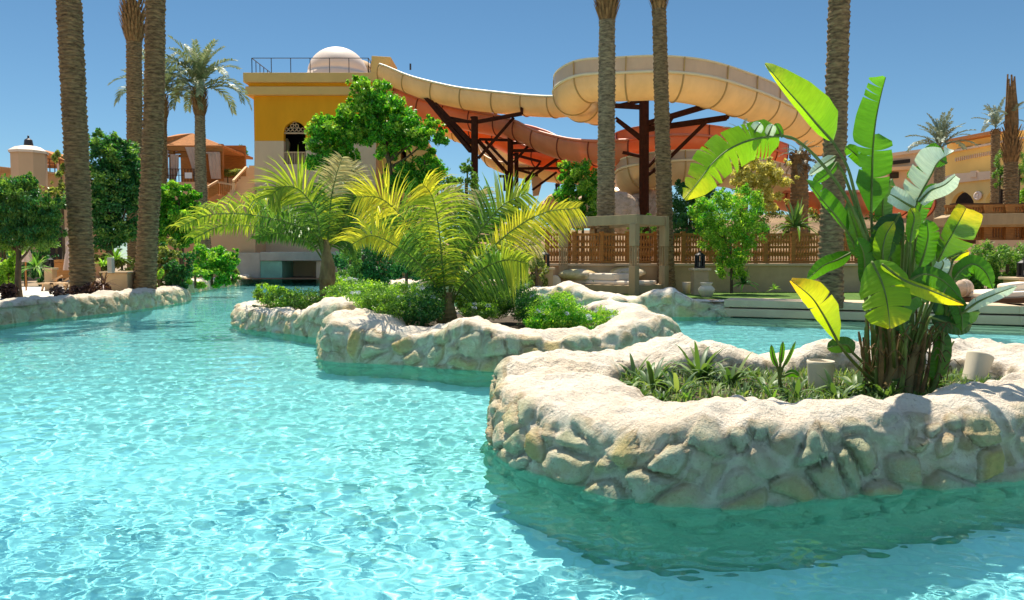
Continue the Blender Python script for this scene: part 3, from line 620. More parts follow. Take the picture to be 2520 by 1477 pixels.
# hedge terrace + stairs
st = thing('outdoor_stairs', 'sandstone stairs climbing beside the tower, with wooden handrails', 'stairs', P(580, 480, 58))
mb = MB(); n = 14
for k in range(n):
    y0 = 500 - k * 6.6; xl = 545 + k * 5.2; pxp(mb, [(xl, y0 - 6.6), (627, y0 - 6.6), (627, y0 + .3), (xl, y0 + .3)], 55 + k * .32, (0, 6, 0))
pxp(mb, [(480, 500), (628, 500), (628, 690), (480, 690)], 54.6, (0, 6, 0)); mb.build('steps', M['tanlight'], st)
mb = MB(); mb.bar(P(512, 460, 56), P(536, 446, 57), .16); mb.bar(P(574, 446, 56), P(606, 412, 60), .16); mb.bar(P(535, 449, 56.8), P(576, 455, 56.4), .12)
mb.bar(P(606, 412, 60), P(604, 445, 60), .22); mb.bar(P(575, 450, 56.2), P(575, 480, 56.2), .2); mb.bar(P(537, 448, 57), P(540, 480, 57), .2); mb.build('handrail', M['tanlight'], st)
for (a1, b1, d1) in ((( 514, 462), (536, 450), 56.1), ((538, 452), (574, 458), 56.4), ((577, 450), (604, 420), 58)):
    mb = MB()
    for k in range(9):
        t = k / 8; x = a1[0] + (b1[0] - a1[0]) * t; y = a1[1] + (b1[1] - a1[1]) * t; mb.bar(P(x, y, d1), P(x, y + 27, d1), .07)
    mb.build('baluster_row', M['wood'], st)
mb = MB(); pxp(mb, [(540, 438), (625, 438), (625, 470), (540, 470)], 62, (0, 3, 0)); tag(mb.build('terrace_wall', M['tanlight']), 'low sandstone terrace wall with a clipped hedge on top', 'wall')
mb = MB(); pxp(mb, [(548, 395), (590, 405), (600, 420), (548, 420)], 70, (0, 3, 0)); tag(mb.build('lean_to_roof', M['rooftile']), 'small sloping tiled roof between pavilion and round treetop', 'roof')

# ---- hotel on the right (facade turned away; distance grows to the left)
def HD(x): return 1 / (1 / 74 + (x - 2330) / 190 * (1 / 65 - 1 / 74))
ht = thing('hotel_building', 'long yellow hotel wing with pointed arches, seen behind the big-leaved plant', 'building', P(2400, 600, 66))
back = (7, 2.0, 0)
mb = MB(); ap = [arch(2340, 2398, 471, 523, 512, 8), arch(2424, 2492, 463, 521, 505, 8)]
pxp(mb, [(2325, 453), (2440, 441), (2475, 438), (2485, 447), (2560, 447), (2560, 640), (2325, 640)], HD, (.5, .15, 0), holes=ap); mb.build('arcade_wall', M['hotel_olive'], ht)
mb = MB(); pxp(mb, [(2325, 445), (2560, 425), (2560, 640), (2325, 640)], lambda x: HD(x) + 4.2, (1, .3, 0)); mb.build('arcade_back_wall', M['room_shade'], ht)
mb = MB(); pxp(mb, [(2322, 436), (2345, 428), (2475, 418), (2478, 436), (2322, 454)], lambda x: HD(x) - .25, (1.2, .4, 0)); pxp(mb, [(2388, 421), (2402, 420), (2402, 436), (2388, 437)], lambda x: HD(x) - .35, (.3, .1, 0)); mb.build('arcade_parapet', M['pinkcream'], ht)
mb = MB(); pxp(mb, [(2322, 380), (2540, 338), (2540, 436), (2322, 440)], lambda x: HD(x) + 3, (2, .6, 0)); mb.build('upper_wall', M['hotel'], ht)
mb = MB(); pxp(mb, [(2318, 374), (2540, 332), (2540, 337), (2318, 379)], lambda x: HD(x) + 2.6, (1, .3, 0))
for k in range(26):
    x = 2350 + k * 5.2; y = 388 - (x - 2352) * .19; pxp(mb, [(x, y), (x + 1.8, y - .3), (x + 1.8, y + 9), (x, y + 9.4)], lambda x: HD(x) + 2.85, (.15, .05, 0))
mb.build('cornice', M['pinkcream'], ht)
mb = MB(); pxp(mb, [(2330, 345), (2540, 318), (2540, 340), (2330, 378)], lambda x: HD(x) + 5, (2, .5, 0)); mb.build('roof_storey', M['hotel'], ht)
mb = MB(); pxp(mb, [(2326, 344), (2440, 322), (2440, 330), (2326, 352)], lambda x: HD(x) + 3.6, (3, .9, 0)); mb.build('tiled_eaves', M['rooftile'], ht)
mb = MB()
for x, y, w in ((2355, 366, 14), (2374, 362, 16), (2400, 357, 13), (2425, 353, 14)): pxp(mb, [(x, y), (x + w, y - 2.6), (x + w, y + 3.5), (x, y + 6)], lambda x: HD(x) + 4.9, (.2, .05, 0))
mb.build('upper_windows', M['room_shade'], ht)
c = P(2410, 482, HD(2410)) + Vector((-.12, 0, 0)); mb = MB(); nrm = Vector((-.986, -.164, 0))
ro = []
for r_, off in ((.42, 0), (.42, .08), (.3, .12), (.26, .06), (.12, .06), (.1, .14), (0, .14)):
    ro.append([c + nrm * off + Vector((.164 * 1.15 * r_ * math.cos(a), -.986 * 1.15 * r_ * math.cos(a), r_ * math.sin(a))) for a in [j / 20 * 2 * math.pi for j in range(20)]])
for r1, r2 in zip(ro, ro[1:]):
    for j in range(20): mb.quad(r1[j], r1[(j + 1) % 20], r2[(j + 1) % 20], r2[j])
mb.build('round_ornament', M['dome'], ht)
# pale stepped wing further left
wg = thing('hotel_wing', 'pinkish stepped hotel terraces with dark openings, between the leaves of the plant', 'building', P(2250, 600, 80))
mb = MB(); pxp(mb, [(2185, 385), (2325, 366), (2325, 640), (2185, 640)], 84, (0, 5, 0)); mb.build('upper_terrace', M['pinkcream'], wg)
mb = MB(); pxp(mb, [(2180, 412), (2330, 404), (2330, 412), (2180, 420)], 82.5, (0, 2, 0)); pxp(mb, [(2050, 470), (2330, 456), (2330, 640), (2050, 640)], 78, (0, 4, 0)); mb.build('lower_terrace', M['tanlight'], wg)
mb = MB(); pxp(mb, [(2186, 380), (2190, 377), (2260, 368), (2325, 360), (2325, 366), (2186, 386)], 83.5, (0, 3, 0)); mb.build('roof_slab', M['pinkcream'], wg)
mb = MB(); pxp(mb, [(2192, 425), (2212, 423), (2212, 438), (2192, 440)], 83.7, (0, .5, 0)); pxp(mb, [(2196, 396), (2240, 391), (2240, 400), (2196, 405)], 83.7, (0, .5, 0)); mb.build('opening', M['room_shade'], wg)  # solid dark slabs painted as shaded openings
# ---- wooden terrace structure on the right
wt = thing('timber_balcony', 'brown timber balcony with two tiers of railings at the right edge', 'balcony', P(2450, 600, 40))
mb = MB(); pxp(mb, [(2330, 535), (2350, 527), (2640, 524), (2640, 550), (2330, 556)], 38, (0, 1.2, 0)); pxp(mb, [(2350, 551), (2640, 551), (2640, 557), (2350, 559)], 38.2, (0, 1, 0)); mb.build('beam', M['greywood'], wt, bevel=.02)
for x in (2355, 2425, 2478, 2524, 2600):
    mb = MB(); mb.box(((X(x, 38.6)), 38.6, (Z(505, 38.6) + Z(600, 38.6)) / 2), (.42, .3, Z(505, 38.6) - Z(600, 38.6))); mb.build('post', M['wood'], wt)
mb = MB()
for ya, yb_ in ((508, 524), (560, 588)):
    mb.bar(P(2325, ya, 38.7), P(2640, ya - 3, 38.7), .14); mb.bar(P(2325, yb_, 38.7), P(2640, yb_, 38.7), .14)
    for k in range(44): x = 2328 + k * 7; mb.bar(P(x, ya, 38.7), P(x, yb_, 38.7), .07)
mb.build('railing', M['wood'], wt)
mb = MB(); pxp(mb, [(2350, 500), (2640, 500), (2640, 600), (2350, 600)], 42, (0, .5, 0)); mb.build('rear_screen', M['darkwood'], wt)
mb = MB(); pxp(mb, [(2420, 591), (2640, 591), (2640, 720), (2420, 720)], 37, (0, .6, 0)); tag(mb.build('garden_wall', M['terracotta']), 'brown garden wall under the timber balcony, behind the grey-green hedge', 'wall')

# ================================================================== WATER SLIDES
def flume(name, label, pts, R_, mats, bank, guard=0, a0=-100, a1=100, step=2.3, d_scale=1, n=110, group='water slides of the tower'):
    """pts: (px,py,distance); bank: list of tilt angles along; guard: extra wall height on the +side (a1)"""
    path = catmull([P(*p) for p in pts], n); bk = catmull([Vector((b, 0, 0)) for b in bank], n) if len(bank) > 2 else [Vector((bank[0] + (bank[-1] - bank[0]) * i / (n - 1), 0, 0)) for i in range(n)]
    root = thing(name, label, 'water slide', path[0], group); root.location = path[0]
    shell = MB(); rim = MB(); seams = MB(); gd = MB(); SE = []; NA = 18; rows_ = []; acc = 0; r1 = []; r2 = []; g1 = []; frames = []
    for i, p in enumerate(path):
        t = (path[min(i + 1, n - 1)] - path[max(i - 1, 0)]).normalized(); s = t.cross(Vector((0, 0, 1))).normalized(); nn = s.cross(t)
        b_ = R(bk[i].x); S = s * math.cos(b_) + nn * math.sin(b_); N = nn * math.cos(b_) - s * math.sin(b_); frames.append((p, S, N))
        for rr in (R_, R_ - .06):
            for k in range(NA + 1):
                a = R(a0 + (a1 - a0) * k / NA); shell.V.append(p + (S * math.sin(a) - N * math.cos(a)) * rr)
    W = 2 * (NA + 1)
    for i in range(n - 1):
        for k in range(NA):
            a = i * W + k; shell.face((a, a + 1, a + W + 1, a + W)); a += NA + 1; shell.face((a + W, a + W + 1, a + 1, a))
        for k in (0, NA): a = i * W + k; shell.face((a, a + W, a + W + NA + 1, a + NA + 1))
    def at(i, ang, rr): p, S, N = frames[i]; a = R(ang); return p + (S * math.sin(a) - N * math.cos(a)) * rr
    rim.tube([at(i, a0, R_ + .02) for i in range(n)], .085, 6); rim.tube([at(i, a1, R_ + .02) for i in range(n)], .085, 6)
    last = 0; L = 0; side = 1 if guard > 0 else -1; gh = abs(guard)
    for i in range(n):
        if i: L += (path[i] - path[i - 1]).length
        if L - last > step or i in (0, n - 1):
            last = L; seams = MB(); seams.tube([at(i, a0 + (a1 - a0) * k / 16, R_ + .02) for k in range(17)], .05, 5)
            if gh:
                e = at(i, a1 if side > 0 else a0, R_ + .03); gd2 = frames[i][2]; seams.bar(e, e + (gd2 * .95 + frames[i][1] * side * .1) * gh, .06)
            SE.append(seams)
    shell.build('flume', mats[0], root, smooth=True); rim.build('rim', mats[1], root, smooth=True); [q.build('joint_flange', mats[2], root) for q in SE]
    if gh:
        i0 = 0
        for i in range(n):
            e = at(i, a1 if side > 0 else a0, R_ - .02); N = frames[i][2]; S = frames[i][1]
            gd.V += [e, e + (N * .95 + S * side * .1) * gh, e + (N * .95 + S * side * .1) * gh - S * side * .05, e - S * side * .05]
        for i in range(n - 1):
            for k in range(4): a = i * 4; gd.face((a + k, a + (k + 1) % 4, a + 4 + (k + 1) % 4, a + 4 + k))
        gd.build('splash_guard', mats[3], root); t2 = MB()
        t2.tube([at(i, a1 if side > 0 else a0, R_ - .02) + (frames[i][2] * .95 + frames[i][1] * side * .1) * gh for i in range(n)], .06, 5); t2.build('guard_rail', mats[1], root)
    return root, at
CM = [M['cream'], M['rimcream'], M['seam'], M['cream2']]; RM = [M['red'], M['rimred'], M['seamred'], M['red']]; OM = [M['orange'], M['rimred'], M['seamred'], M['orange']]
flume('water_slide', 'straight cream flume dropping from the tower roof over the red slides', [(950, 170, 56.5), (990, 186, 56), (1050, 209, 55), (1130, 229, 54), (1210, 240, 53), (1290, 247, 52), (1370, 250, 50.5), (1430, 244, 49)], 1.06, CM, [4, 8, 10, 8, 4], 0, -95, 92, n=90)
flume('water_slide', 'topmost cream loop with a grey splash guard, sweeping round the tall brown column', [(1470, 262, 47.5), (1425, 250, 45), (1412, 226, 42.5), (1450, 200, 41), (1530, 196, 40), (1620, 194, 39.6), (1710, 204, 40), (1800, 230, 41.5), (1870, 256, 43.5), (1935, 286, 46), (1990, 315, 48.5), (2024, 342, 50.5)], 1.13, CM, [4, 6, 6, 6, 6, 6, 4, 0], .85, -95, 88, n=150)
flume('water_slide', 'dark red flume running just below the straight cream one and bending right', [(985, 232, 58.5), (1060, 262, 57.5), (1150, 284, 56), (1240, 300, 54), (1300, 316, 52), (1352, 340, 50), (1410, 356, 48.5), (1480, 364, 47), (1560, 362, 46)], 1.12, RM, [2, 6, 8, 6, 4], 0, n=100)
flume('water_slide', 'red loop with a splash guard behind the tall brown column, below the topmost loop', [(1540, 372, 50), (1560, 356, 47.5), (1610, 346, 46), (1680, 343, 45.6), (1750, 350, 46.5), (1820, 362, 48.5), (1900, 385, 52)], 1.1, RM, [6, 6, 6, 6, 4], .7, -95, 88, n=90)
flume('water_slide', 'bright orange flume curving down under the dark red one', [(1040, 262, 62), (1110, 290, 62), (1180, 312, 61), (1240, 335, 60), (1300, 366, 58), (1370, 386, 56), (1450, 394, 54), (1530, 398, 52), (1620, 404, 50)], 1.15, OM, [0, 4, 4, 4, 0], 0, n=90)
flume('water_slide', 'lowest cream flume passing behind the short twin columns', [(1012, 262, 66), (1080, 296, 66), (1150, 325, 65), (1195, 352, 64), (1222, 382, 63), (1275, 402, 61), (1350, 412, 59), (1440, 420, 57), (1520, 436, 55)], 1.15, CM, [0, -10, -20, -10, 0], 0, n=90)
flume('water_slide', 'lower cream bowl-like loop beside the pink rocks', [(1600, 462, 50), (1566, 442, 47.5), (1572, 420, 46), (1630, 408, 45), (1700, 404, 45), (1780, 410, 46), (1850, 424, 48), (1930, 440, 51)], 1.25, CM, [6, 6, 6, 6, 2], .6, -95, 88, n=90)
flume('water_slide', 'low red flume glimpsed between the stems at the right', [(1900, 470, 52), (1960, 484, 50), (2050, 490, 48), (2130, 492, 47), (2200, 492, 48), (2260, 500, 50)], 1.1, RM, [0, 10, 14], 0, n=60)

# supports
def support(label, px, d, ytop, wpx, arms, ybase=690):
    r = wpx / 2 * d / F; base = P(px, ybase, d); root = thing('slide_support', label, 'support column', (base.x, base.y, BED), 'steel columns holding up the slides')
    top = P(px, ytop, d); mb = MB(); mb.tube([Vector((base.x, base.y, BED)), Vector((top.x, top.y, top.z))], r, 16); mb.lathe((base.x, base.y, top.z - .02), [(r * 1.12, 0), (r * 1.12, .08), (0, .08)], 16)
    mb.build('column', M['column'], root, smooth=False)
    for (a, b_, w) in arms:
        mb = MB(); mb.bar(P(a[0], a[1], a[2]), P(b_[0], b_[1], b_[2]), w); mb.build('brace', M['column'], root)
    return root
support('tall thick brown column under the topmost cream loop', 1585, 43.5, 238, 24, [
    ((1594, 304, 43.5), (1735, 262, 41.5), .28), ((1594, 318, 43.5), (1788, 290, 43), .30), ((1656, 286, 42.5), (1640, 312, 43), .16), ((1740, 298, 43), (1610, 425, 43.6), .2),
    ((1576, 264, 43.5), (1470, 258, 45), .26), ((1576, 248, 43.5), (1518, 262, 45), .2), ((1578, 345, 43.5), (1518, 296, 44), .2), ((1576, 335, 43.5), (1516, 290, 44), .14), ((1576, 385, 43.5), (1520, 372, 46), .18),
    ((1595, 410, 43.5), (1640, 360, 44), .18), ((1595, 430, 43.5), (1630, 404, 44), .18), ((1470, 262, 45), (1408, 224, 44.2), .16), ((1735, 262, 41.5), (1745, 240, 41), .18), ((1788, 290, 43), (1800, 268, 42), .2)])
support('brown column nearest the tower, with long diagonal braces up to the straight cream flume', 1168, 51, 290, 17, [
    ((1160, 372, 51), (1040, 228, 55), .3), ((1160, 352, 51), (1070, 256, 54), .26), ((1176, 300, 51), (1284, 280, 51), .24), ((1284, 280, 51), (1284, 252, 51.4), .2), ((1160, 300, 51), (1100, 296, 52), .2),
    ((1177, 390, 51), (1264, 290, 51.5), .2), ((1176, 345, 51), (1250, 430, 53), .2), ((1160, 300, 51), (1110, 290, 53), .16), ((1160, 352, 51), (1148, 345, 51), .16)])
support('left one of the two shorter brown columns standing close together', 1256, 53, 338, 14, [
    ((1262, 353, 53), (1335, 344, 52), .18), ((1262, 371, 53), (1410, 370, 50.5), .2), ((1264, 400, 53), (1310, 348, 52.4), .14), ((1250, 345, 53), (1180, 343, 54), .18), ((1262, 380, 53), (1330, 398, 55), .16), ((1250, 405, 53), (1195, 348, 54), .16)])
support('right one of the two shorter brown columns standing close together', 1271, 55, 378, 10, [
    ((1276, 415, 55), (1400, 414, 54), .18), ((1276, 418, 55), (1322, 432, 57), .16), ((1290, 448, 55), (1390, 378, 52), .16), ((1310, 468, 55), (1370, 424, 55), .16), ((1270, 470, 55), (1330, 400, 56), .13)])
mb = MB(); pxp(mb, [(1308, 440), (1320, 430), (1336, 444), (1326, 480), (1312, 482)], 57, (0, .6, 0)); tag(mb.build('sign_board', M['cream']), 'small cream slide-end panel between the braces and the palm fronds', 'panel')
mb = MB(); mb.bar(P(1244, 437, 50), P(1244, 470, 50), .28); mb.bar(P(1228, 434, 50), P(1252, 434, 50), .5, .14); tag(mb.build('lamp_post', M['steel']), 'dark post with a flat head left of the twin brown columns', 'lamp post')

# ================================================================== VEGETATION
NPR = np.random.default_rng(5)
def cards(blobs, size, n, aspect=.45, droop=0.0, fill=.25, clump=0):
    """leaf cards spread through ellipsoids: blobs = (centre Vector, rx, ry, rz)"""
    vol = np.array([b[1] * b[3] for b in blobs]); cnt = (vol / vol.sum() * n).astype(int) + 1; PV = []
    for (c, rx, ry, rz), k in zip(blobs, cnt):
        d = NPR.normal(size=(k, 3)); d /= np.linalg.norm(d, axis=1)[:, None]
        if clump:
            m_ = max(4, int(k / clump)); cd = NPR.normal(size=(m_, 3)); cd /= np.linalg.norm(cd, axis=1)[:, None]; cr = (fill + (1.1 - fill) * NPR.random(m_)) ** .5
            ci = NPR.integers(0, m_, k); base = cd * cr[:, None]; s = base[ci] + d * NPR.random((k, 1)) ** .6 * .31
        else: s = d * ((fill + (1 - fill) * NPR.random((k, 1))) ** .5) * (.88 + .24 * NPR.random((k, 1)))
        PV.append(np.array([c.x, c.y, c.z]) + s * np.array([rx, ry, rz]))
    p = np.vstack(PV); k = len(p)
    a = NPR.normal(size=(k, 3)); a[:, 2] -= droop; a /= np.linalg.norm(a, axis=1)[:, None]
    b = np.cross(a, NPR.normal(size=(k, 3))); b /= np.linalg.norm(b, axis=1)[:, None]; nrm = np.cross(a, b)
    L = (size * (.6 + .8 * NPR.random((k, 1)))); w = L * aspect / 2
    V = np.stack([p - a * L / 2, p + b * w - a * L * .05 + nrm * w * .3, p + a * L / 2 - np.array([0, 0, 1]) * L * .12, p - b * w - a * L * .05 + nrm * w * .3], 1).reshape(-1, 3)
    return V, np.arange(4 * k).reshape(k, 4)
def leafmesh(name, parent, blobs, size, n, mat, **kw):
    V, Fq = cards(blobs, size, n, **kw); return np_mesh(name, V, Fq, mat, parent)
def blob(px, py, d, rx, ry, rd=None):
    k = d / F; return (P(px, py, d), rx * k, (rd or (rx + ry) / 2) * k, ry * k)
def tree(name, label, cat, blobs, size, n, mat, trunk=None, group=None, kw=None, mat2=None, base=None, extra=None):
    """blobs in picture units at their distances; trunk: list of (px,py,d,r)"""
    B = [blob(*b) for b in blobs]; kw = kw or {}
    if not trunk and blobs[0][1] > 560:
        for b in list(B):
            z1 = b[0].z - b[3] * .3
            if z1 > BED + .15: B.append((Vector((b[0].x, b[0].y, (z1 + BED) / 2)), b[1] * .8, b[2] * .8, (z1 - BED) / 2 + .05))
    if n > 3000 and 'hedge' not in name:
        for b in list(B):
            for _ in range(3):
                a = rnd.random() * 6.28; e = rnd.uniform(-.3, 1.3); q = b[0] + Vector((math.cos(a) * math.cos(e) * b[1], math.sin(a) * math.cos(e) * b[2] * .6, math.sin(e) * b[3])) * rnd.uniform(1.0, 1.22)
                k = rnd.uniform(.16, .34); B.append((q, b[1] * k, b[2] * k, b[3] * k * 1.1))
    if trunk: t0 = P(*trunk[0][:3]); loc = (t0.x, t0.y, t0.z)
    else: loc = (B[0][0].x, B[0][0].y, BED)
    root = thing(name, label, cat, loc, group)
    leafmesh('crown' if trunk else 'foliage', root, B, size, n, mat, **kw)
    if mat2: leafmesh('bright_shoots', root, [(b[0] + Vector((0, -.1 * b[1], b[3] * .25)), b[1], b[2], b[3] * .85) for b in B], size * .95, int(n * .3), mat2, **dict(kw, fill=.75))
    if trunk:
        tp = catmull([P(*t[:3]) for t in trunk], 10); rr = [trunk[0][3] * (1 - .05 * i) for i in range(10)]
        mb = MB(); mb.tube(tp, rr, 8); top = tp[-1]
        for b in B[:len(blobs)]:
            s_ = tp[min(9, 5 + rnd.randint(0, 4))]; mid = s_.lerp(b[0], .5) + Vector((0, 0, -.1 * b[3])); mb.tube(catmull([s_, mid, b[0] + Vector((0, 0, b[3] * .2))], 6), [rr[-1] * .8 * (1 - .13 * i) for i in range(6)], 6)
        mb.build('trunk', M['bark'], root)
    else:
        mb = MB()
        for b in B[:4]: mb.tube([Vector((b[0].x, b[0].y, min(BED, b[0].z - b[3]) )), b[0]], .03 + b[1] * .04, 6)
        mb.build('stem', M['bark'], root)
    return root
C = dict(clump=110)
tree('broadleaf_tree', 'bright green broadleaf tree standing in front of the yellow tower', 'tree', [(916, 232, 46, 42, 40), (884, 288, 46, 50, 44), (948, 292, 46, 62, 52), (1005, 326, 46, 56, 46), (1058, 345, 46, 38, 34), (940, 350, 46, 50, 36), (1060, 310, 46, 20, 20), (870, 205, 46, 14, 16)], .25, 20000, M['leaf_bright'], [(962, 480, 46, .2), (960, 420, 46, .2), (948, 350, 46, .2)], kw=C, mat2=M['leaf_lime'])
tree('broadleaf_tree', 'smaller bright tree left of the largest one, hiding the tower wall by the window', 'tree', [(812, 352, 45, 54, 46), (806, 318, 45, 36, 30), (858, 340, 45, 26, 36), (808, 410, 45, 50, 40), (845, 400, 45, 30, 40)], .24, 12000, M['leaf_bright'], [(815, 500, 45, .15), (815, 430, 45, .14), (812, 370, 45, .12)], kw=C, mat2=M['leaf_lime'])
tree('shrub', 'rounded dark green treetop below the sloping parapet', 'shrub', [(1040, 418, 46, 62, 32), (985, 425, 46, 40, 28), (1020, 450, 46, 70, 28)], .2, 13000, M['leaf_bright'], kw=C)
tree('shrub', 'blue-green loose shrub between tower and first brown column', 'shrub', [(1146, 440, 44, 32, 30), (1150, 420, 44, 16, 22), (1110, 470, 44, 40, 30), (1180, 470, 44, 24, 26)], .16, 4500, M['leaf_mid'], kw=C)
tree('ficus_tree', 'dark glossy ficus between the two big left palm trunks', 'tree', [(262, 378, 33, 46, 42), (240, 345, 33, 22, 26), (300, 395, 33, 42, 44), (275, 450, 33, 68, 50), (270, 510, 33, 66, 50), (275, 570, 33, 58, 42), (190, 490, 33, 26, 50), (330, 470, 33, 26, 50)], .15, 26000, M['leaf_dark'], [(275, 700, 33, .16), (275, 640, 33, .15), (272, 560, 33, .13)], kw=dict(clump=60, aspect=.5), mat2=M['leaf_mid'])
tree('climbing_shrub', 'yellow-green climber hugging the terrace wall left of the first palm', 'shrub', [(150, 405, 38, 16, 34), (150, 450, 37, 22, 26), (135, 480, 36, 28, 22), (155, 510, 36, 20, 40)], .16, 3200, M['leaf_olive'], kw=C)
tree('weeping_tree', 'low weeping fine-leaved tree with a crooked trunk at the left edge', 'tree', [(40, 480, 24, 52, 40), (-20, 500, 24, 50, 50), (85, 520, 24, 48, 36), (30, 540, 24, 70, 38), (110, 550, 24, 34, 30), (130, 520, 24, 22, 30), (60, 455, 24, 26, 18), (20, 585, 24, 60, 34), (95, 580, 24, 46, 36), (-20, 560, 24, 40, 50)], .11, 36000, M['leaf_mid'], [(48, 735, 24, .11), (44, 690, 24, .10), (46, 620, 24, .09), (40, 540, 24, .07)], kw=dict(clump=60, aspect=.28, droop=1.2), mat2=M['leaf_dark'])
tree('shrub', 'light green garden shrub by the crooked trunk at the left edge', 'shrub', [(10, 600, 25, 34, 46), (-15, 640, 25, 30, 50), (20, 650, 25, 20, 30)], .16, 3500, M['leaf_lime'], kw=C)
tree('broadleaf_shrub', 'bright green leafy shrub right of the second palm trunk, below the pavilion', 'shrub', [(440, 478, 40, 40, 30), (400, 510, 40, 34, 44), (448, 530, 40, 46, 40), (430, 575, 40, 50, 34), (480, 500, 40, 18, 24)], .18, 16000, M['leaf_bright'], kw=C, mat2=M['leaf_lime'])
tree('round_tree', 'small round far treetop between the pavilion and the tower', 'tree', [(586, 378, 72, 22, 18), (592, 372, 72, 14, 14)], .3, 1200, M['leaf_dark'], [(588, 420, 72, .1), (588, 400, 72, .1), (587, 380, 72, .08)])
tree('hedge', 'clipped olive hedge on the low terrace wall beside the stairs', 'hedge', [(560, 425, 61, 18, 9), (585, 425, 61, 18, 9), (610, 425, 61, 18, 9)], .2, 1800, M['leaf_olive'])
for lab, bl, s_, n_, mt in (
    ('dark bush at the foot of the second palm, among the bank shrubs', [(448, 650, 31, 30, 26), (430, 670, 31, 24, 22)], .14, 2600, 'leaf_dark'),
    ('yellowish feathery bush right of the second palm trunk', [(408, 620, 32, 34, 26), (395, 650, 31.5, 24, 34)], .18, 2600, 'leaf_olive'),
    ('deep green rounded bush on the bank, left of the palm with hanging fronds', [(520, 640, 36, 40, 30), (555, 650, 36, 26, 26)], .17, 4500, 'leaf_bright'),
    ('lime low bush at the waterside below the deep green one', [(480, 668, 34, 30, 14), (390, 688, 29, 16, 20)], .14, 1600, 'leaf_lime'),
    ('small mixed bush beside the bridge abutment', [(572, 668, 40, 18, 22)], .16, 1200, 'leaf_olive'),
    ('dark low bush right of the square planter', [(390, 610, 36, 20, 30)], .16, 1500, 'leaf_dark'),
    ('large dark bush behind the two arching palms', [(895, 628, 30, 56, 52), (860, 660, 30, 30, 36), (935, 660, 30, 50, 34), (1000, 640, 31, 40, 40)], .15, 9000, 'leaf_dark'),
    ('grey-green shrub beside the bottle-shaped palm trunk', [(862, 640, 26, 22, 44), (850, 690, 26, 26, 26)], .11, 3000, 'leaf_mid'),
    ('dark background bush behind the yellow palm fronds', [(1250, 620, 31, 40, 40), (1310, 600, 31, 34, 44), (1210, 660, 30, 40, 30)], .14, 5200, 'leaf_mid'),
    ('leafy shrub next to the left black lantern', [(1320, 645, 27, 24, 34), (1290, 690, 27, 24, 26)], .12, 2400, 'leaf_olive'),
    ('green leafy tree-like bush between the slides and the third tall palm', [(1435, 440, 40, 38, 34), (1420, 480, 40, 44, 34), (1456, 500, 40, 30, 40), (1400, 425, 40, 24, 20)], .2, 6500, 'leaf_bright'),
    ('dark green bush right of the fourth tall palm', [(1700, 480, 37, 46, 36), (1730, 450, 37, 30, 26), (1690, 520, 37, 40, 40), (1690, 560, 36, 34, 30)], .16, 7500, 'leaf_dark'),
    ('dark green bush behind the fence, between the posts of the gazebo', [(1600, 560, 39, 40, 26), (1400, 545, 39, 50, 24)], .18, 3000, 'leaf_mid')):
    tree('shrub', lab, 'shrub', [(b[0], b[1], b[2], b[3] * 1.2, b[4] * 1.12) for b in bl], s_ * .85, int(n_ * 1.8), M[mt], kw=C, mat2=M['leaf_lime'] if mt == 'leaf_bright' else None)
tree('bamboo_bush', 'loose light green bush in front of the fence right of the gazebo', 'shrub', [(1790, 540, 26.5, 60, 52), (1760, 500, 26.5, 40, 30), (1830, 510, 26.5, 46, 40), (1800, 610, 26.5, 48, 44), (1750, 580, 26.5, 36, 36), (1800, 660, 26.5, 40, 34), (1850, 560, 26.5, 34, 50), (1730, 540, 26.5, 30, 40)], .12, 15000, M['leaf_lime'], [(1800, 722, 26.5, .06), (1800, 660, 26.5, .06), (1795, 580, 26.5, .05)], kw=dict(clump=50, aspect=.3), mat2=M['leaf_bright'])
tree('yellow_tree', 'yellow-flowering pale tree behind the light green bush', 'tree', [(1850, 425, 33, 54, 36), (1900, 440, 33, 48, 44), (1840, 470, 33, 50, 40), (1880, 500, 33, 46, 34), (1820, 400, 33, 24, 20)], .15, 10000, M['leaf_yellow'], [(1860, 660, 33, .1), (1860, 560, 33, .09), (1862, 480, 33, .07)], kw=dict(clump=150, aspect=.5, fill=.1))
tree('hedge', 'loose grey-green hedge beneath the timber balcony on the right', 'hedge', [(2420, 640, 25, 40, 40), (2480, 650, 25, 50, 46), (2540, 650, 25, 50, 46), (2600, 650, 25, 40, 46), (2400, 680, 25, 30, 30)], .12, 20000, M['leaf_mid'], kw=dict(clump=60, aspect=.3))

for lab, bl, s_, n_, mt in (
    ('dark hedge-like bushes at the foot of the ficus, behind the agaves', [(250, 640, 34, 34, 30), (300, 645, 35, 34, 28), (330, 660, 34, 24, 20)], .15, 4200, 'leaf_olive'),
    ('dark bush deep in the shade behind the weeping tree', [(60, 600, 35, 60, 40), (0, 610, 36, 50, 40), (100, 620, 36, 30, 30)], .16, 5200, 'leaf_dark'),
    ('low dry scrub on the rise behind the fence, left part', [(1120, 540, 52, 70, 40), (1220, 545, 52, 70, 36), (1320, 550, 52, 70, 36)], .22, 6000, 'leaf_mid'),
    ('low dry scrub on the rise behind the fence, right of the slender palm', [(1760, 560, 48, 70, 40), (1890, 560, 48, 80, 40), (1990, 560, 48, 70, 40)], .2, 6500, 'leaf_olive'),
    ('dark scrub behind the stems of the big-leaved plant', [(2110, 570, 46, 70, 44), (2220, 580, 46, 70, 40), (2310, 590, 46, 60, 36)], .2, 6500, 'leaf_mid')):
    tree('shrub', lab, 'shrub', bl, s_, n_, M[mt], kw=C)
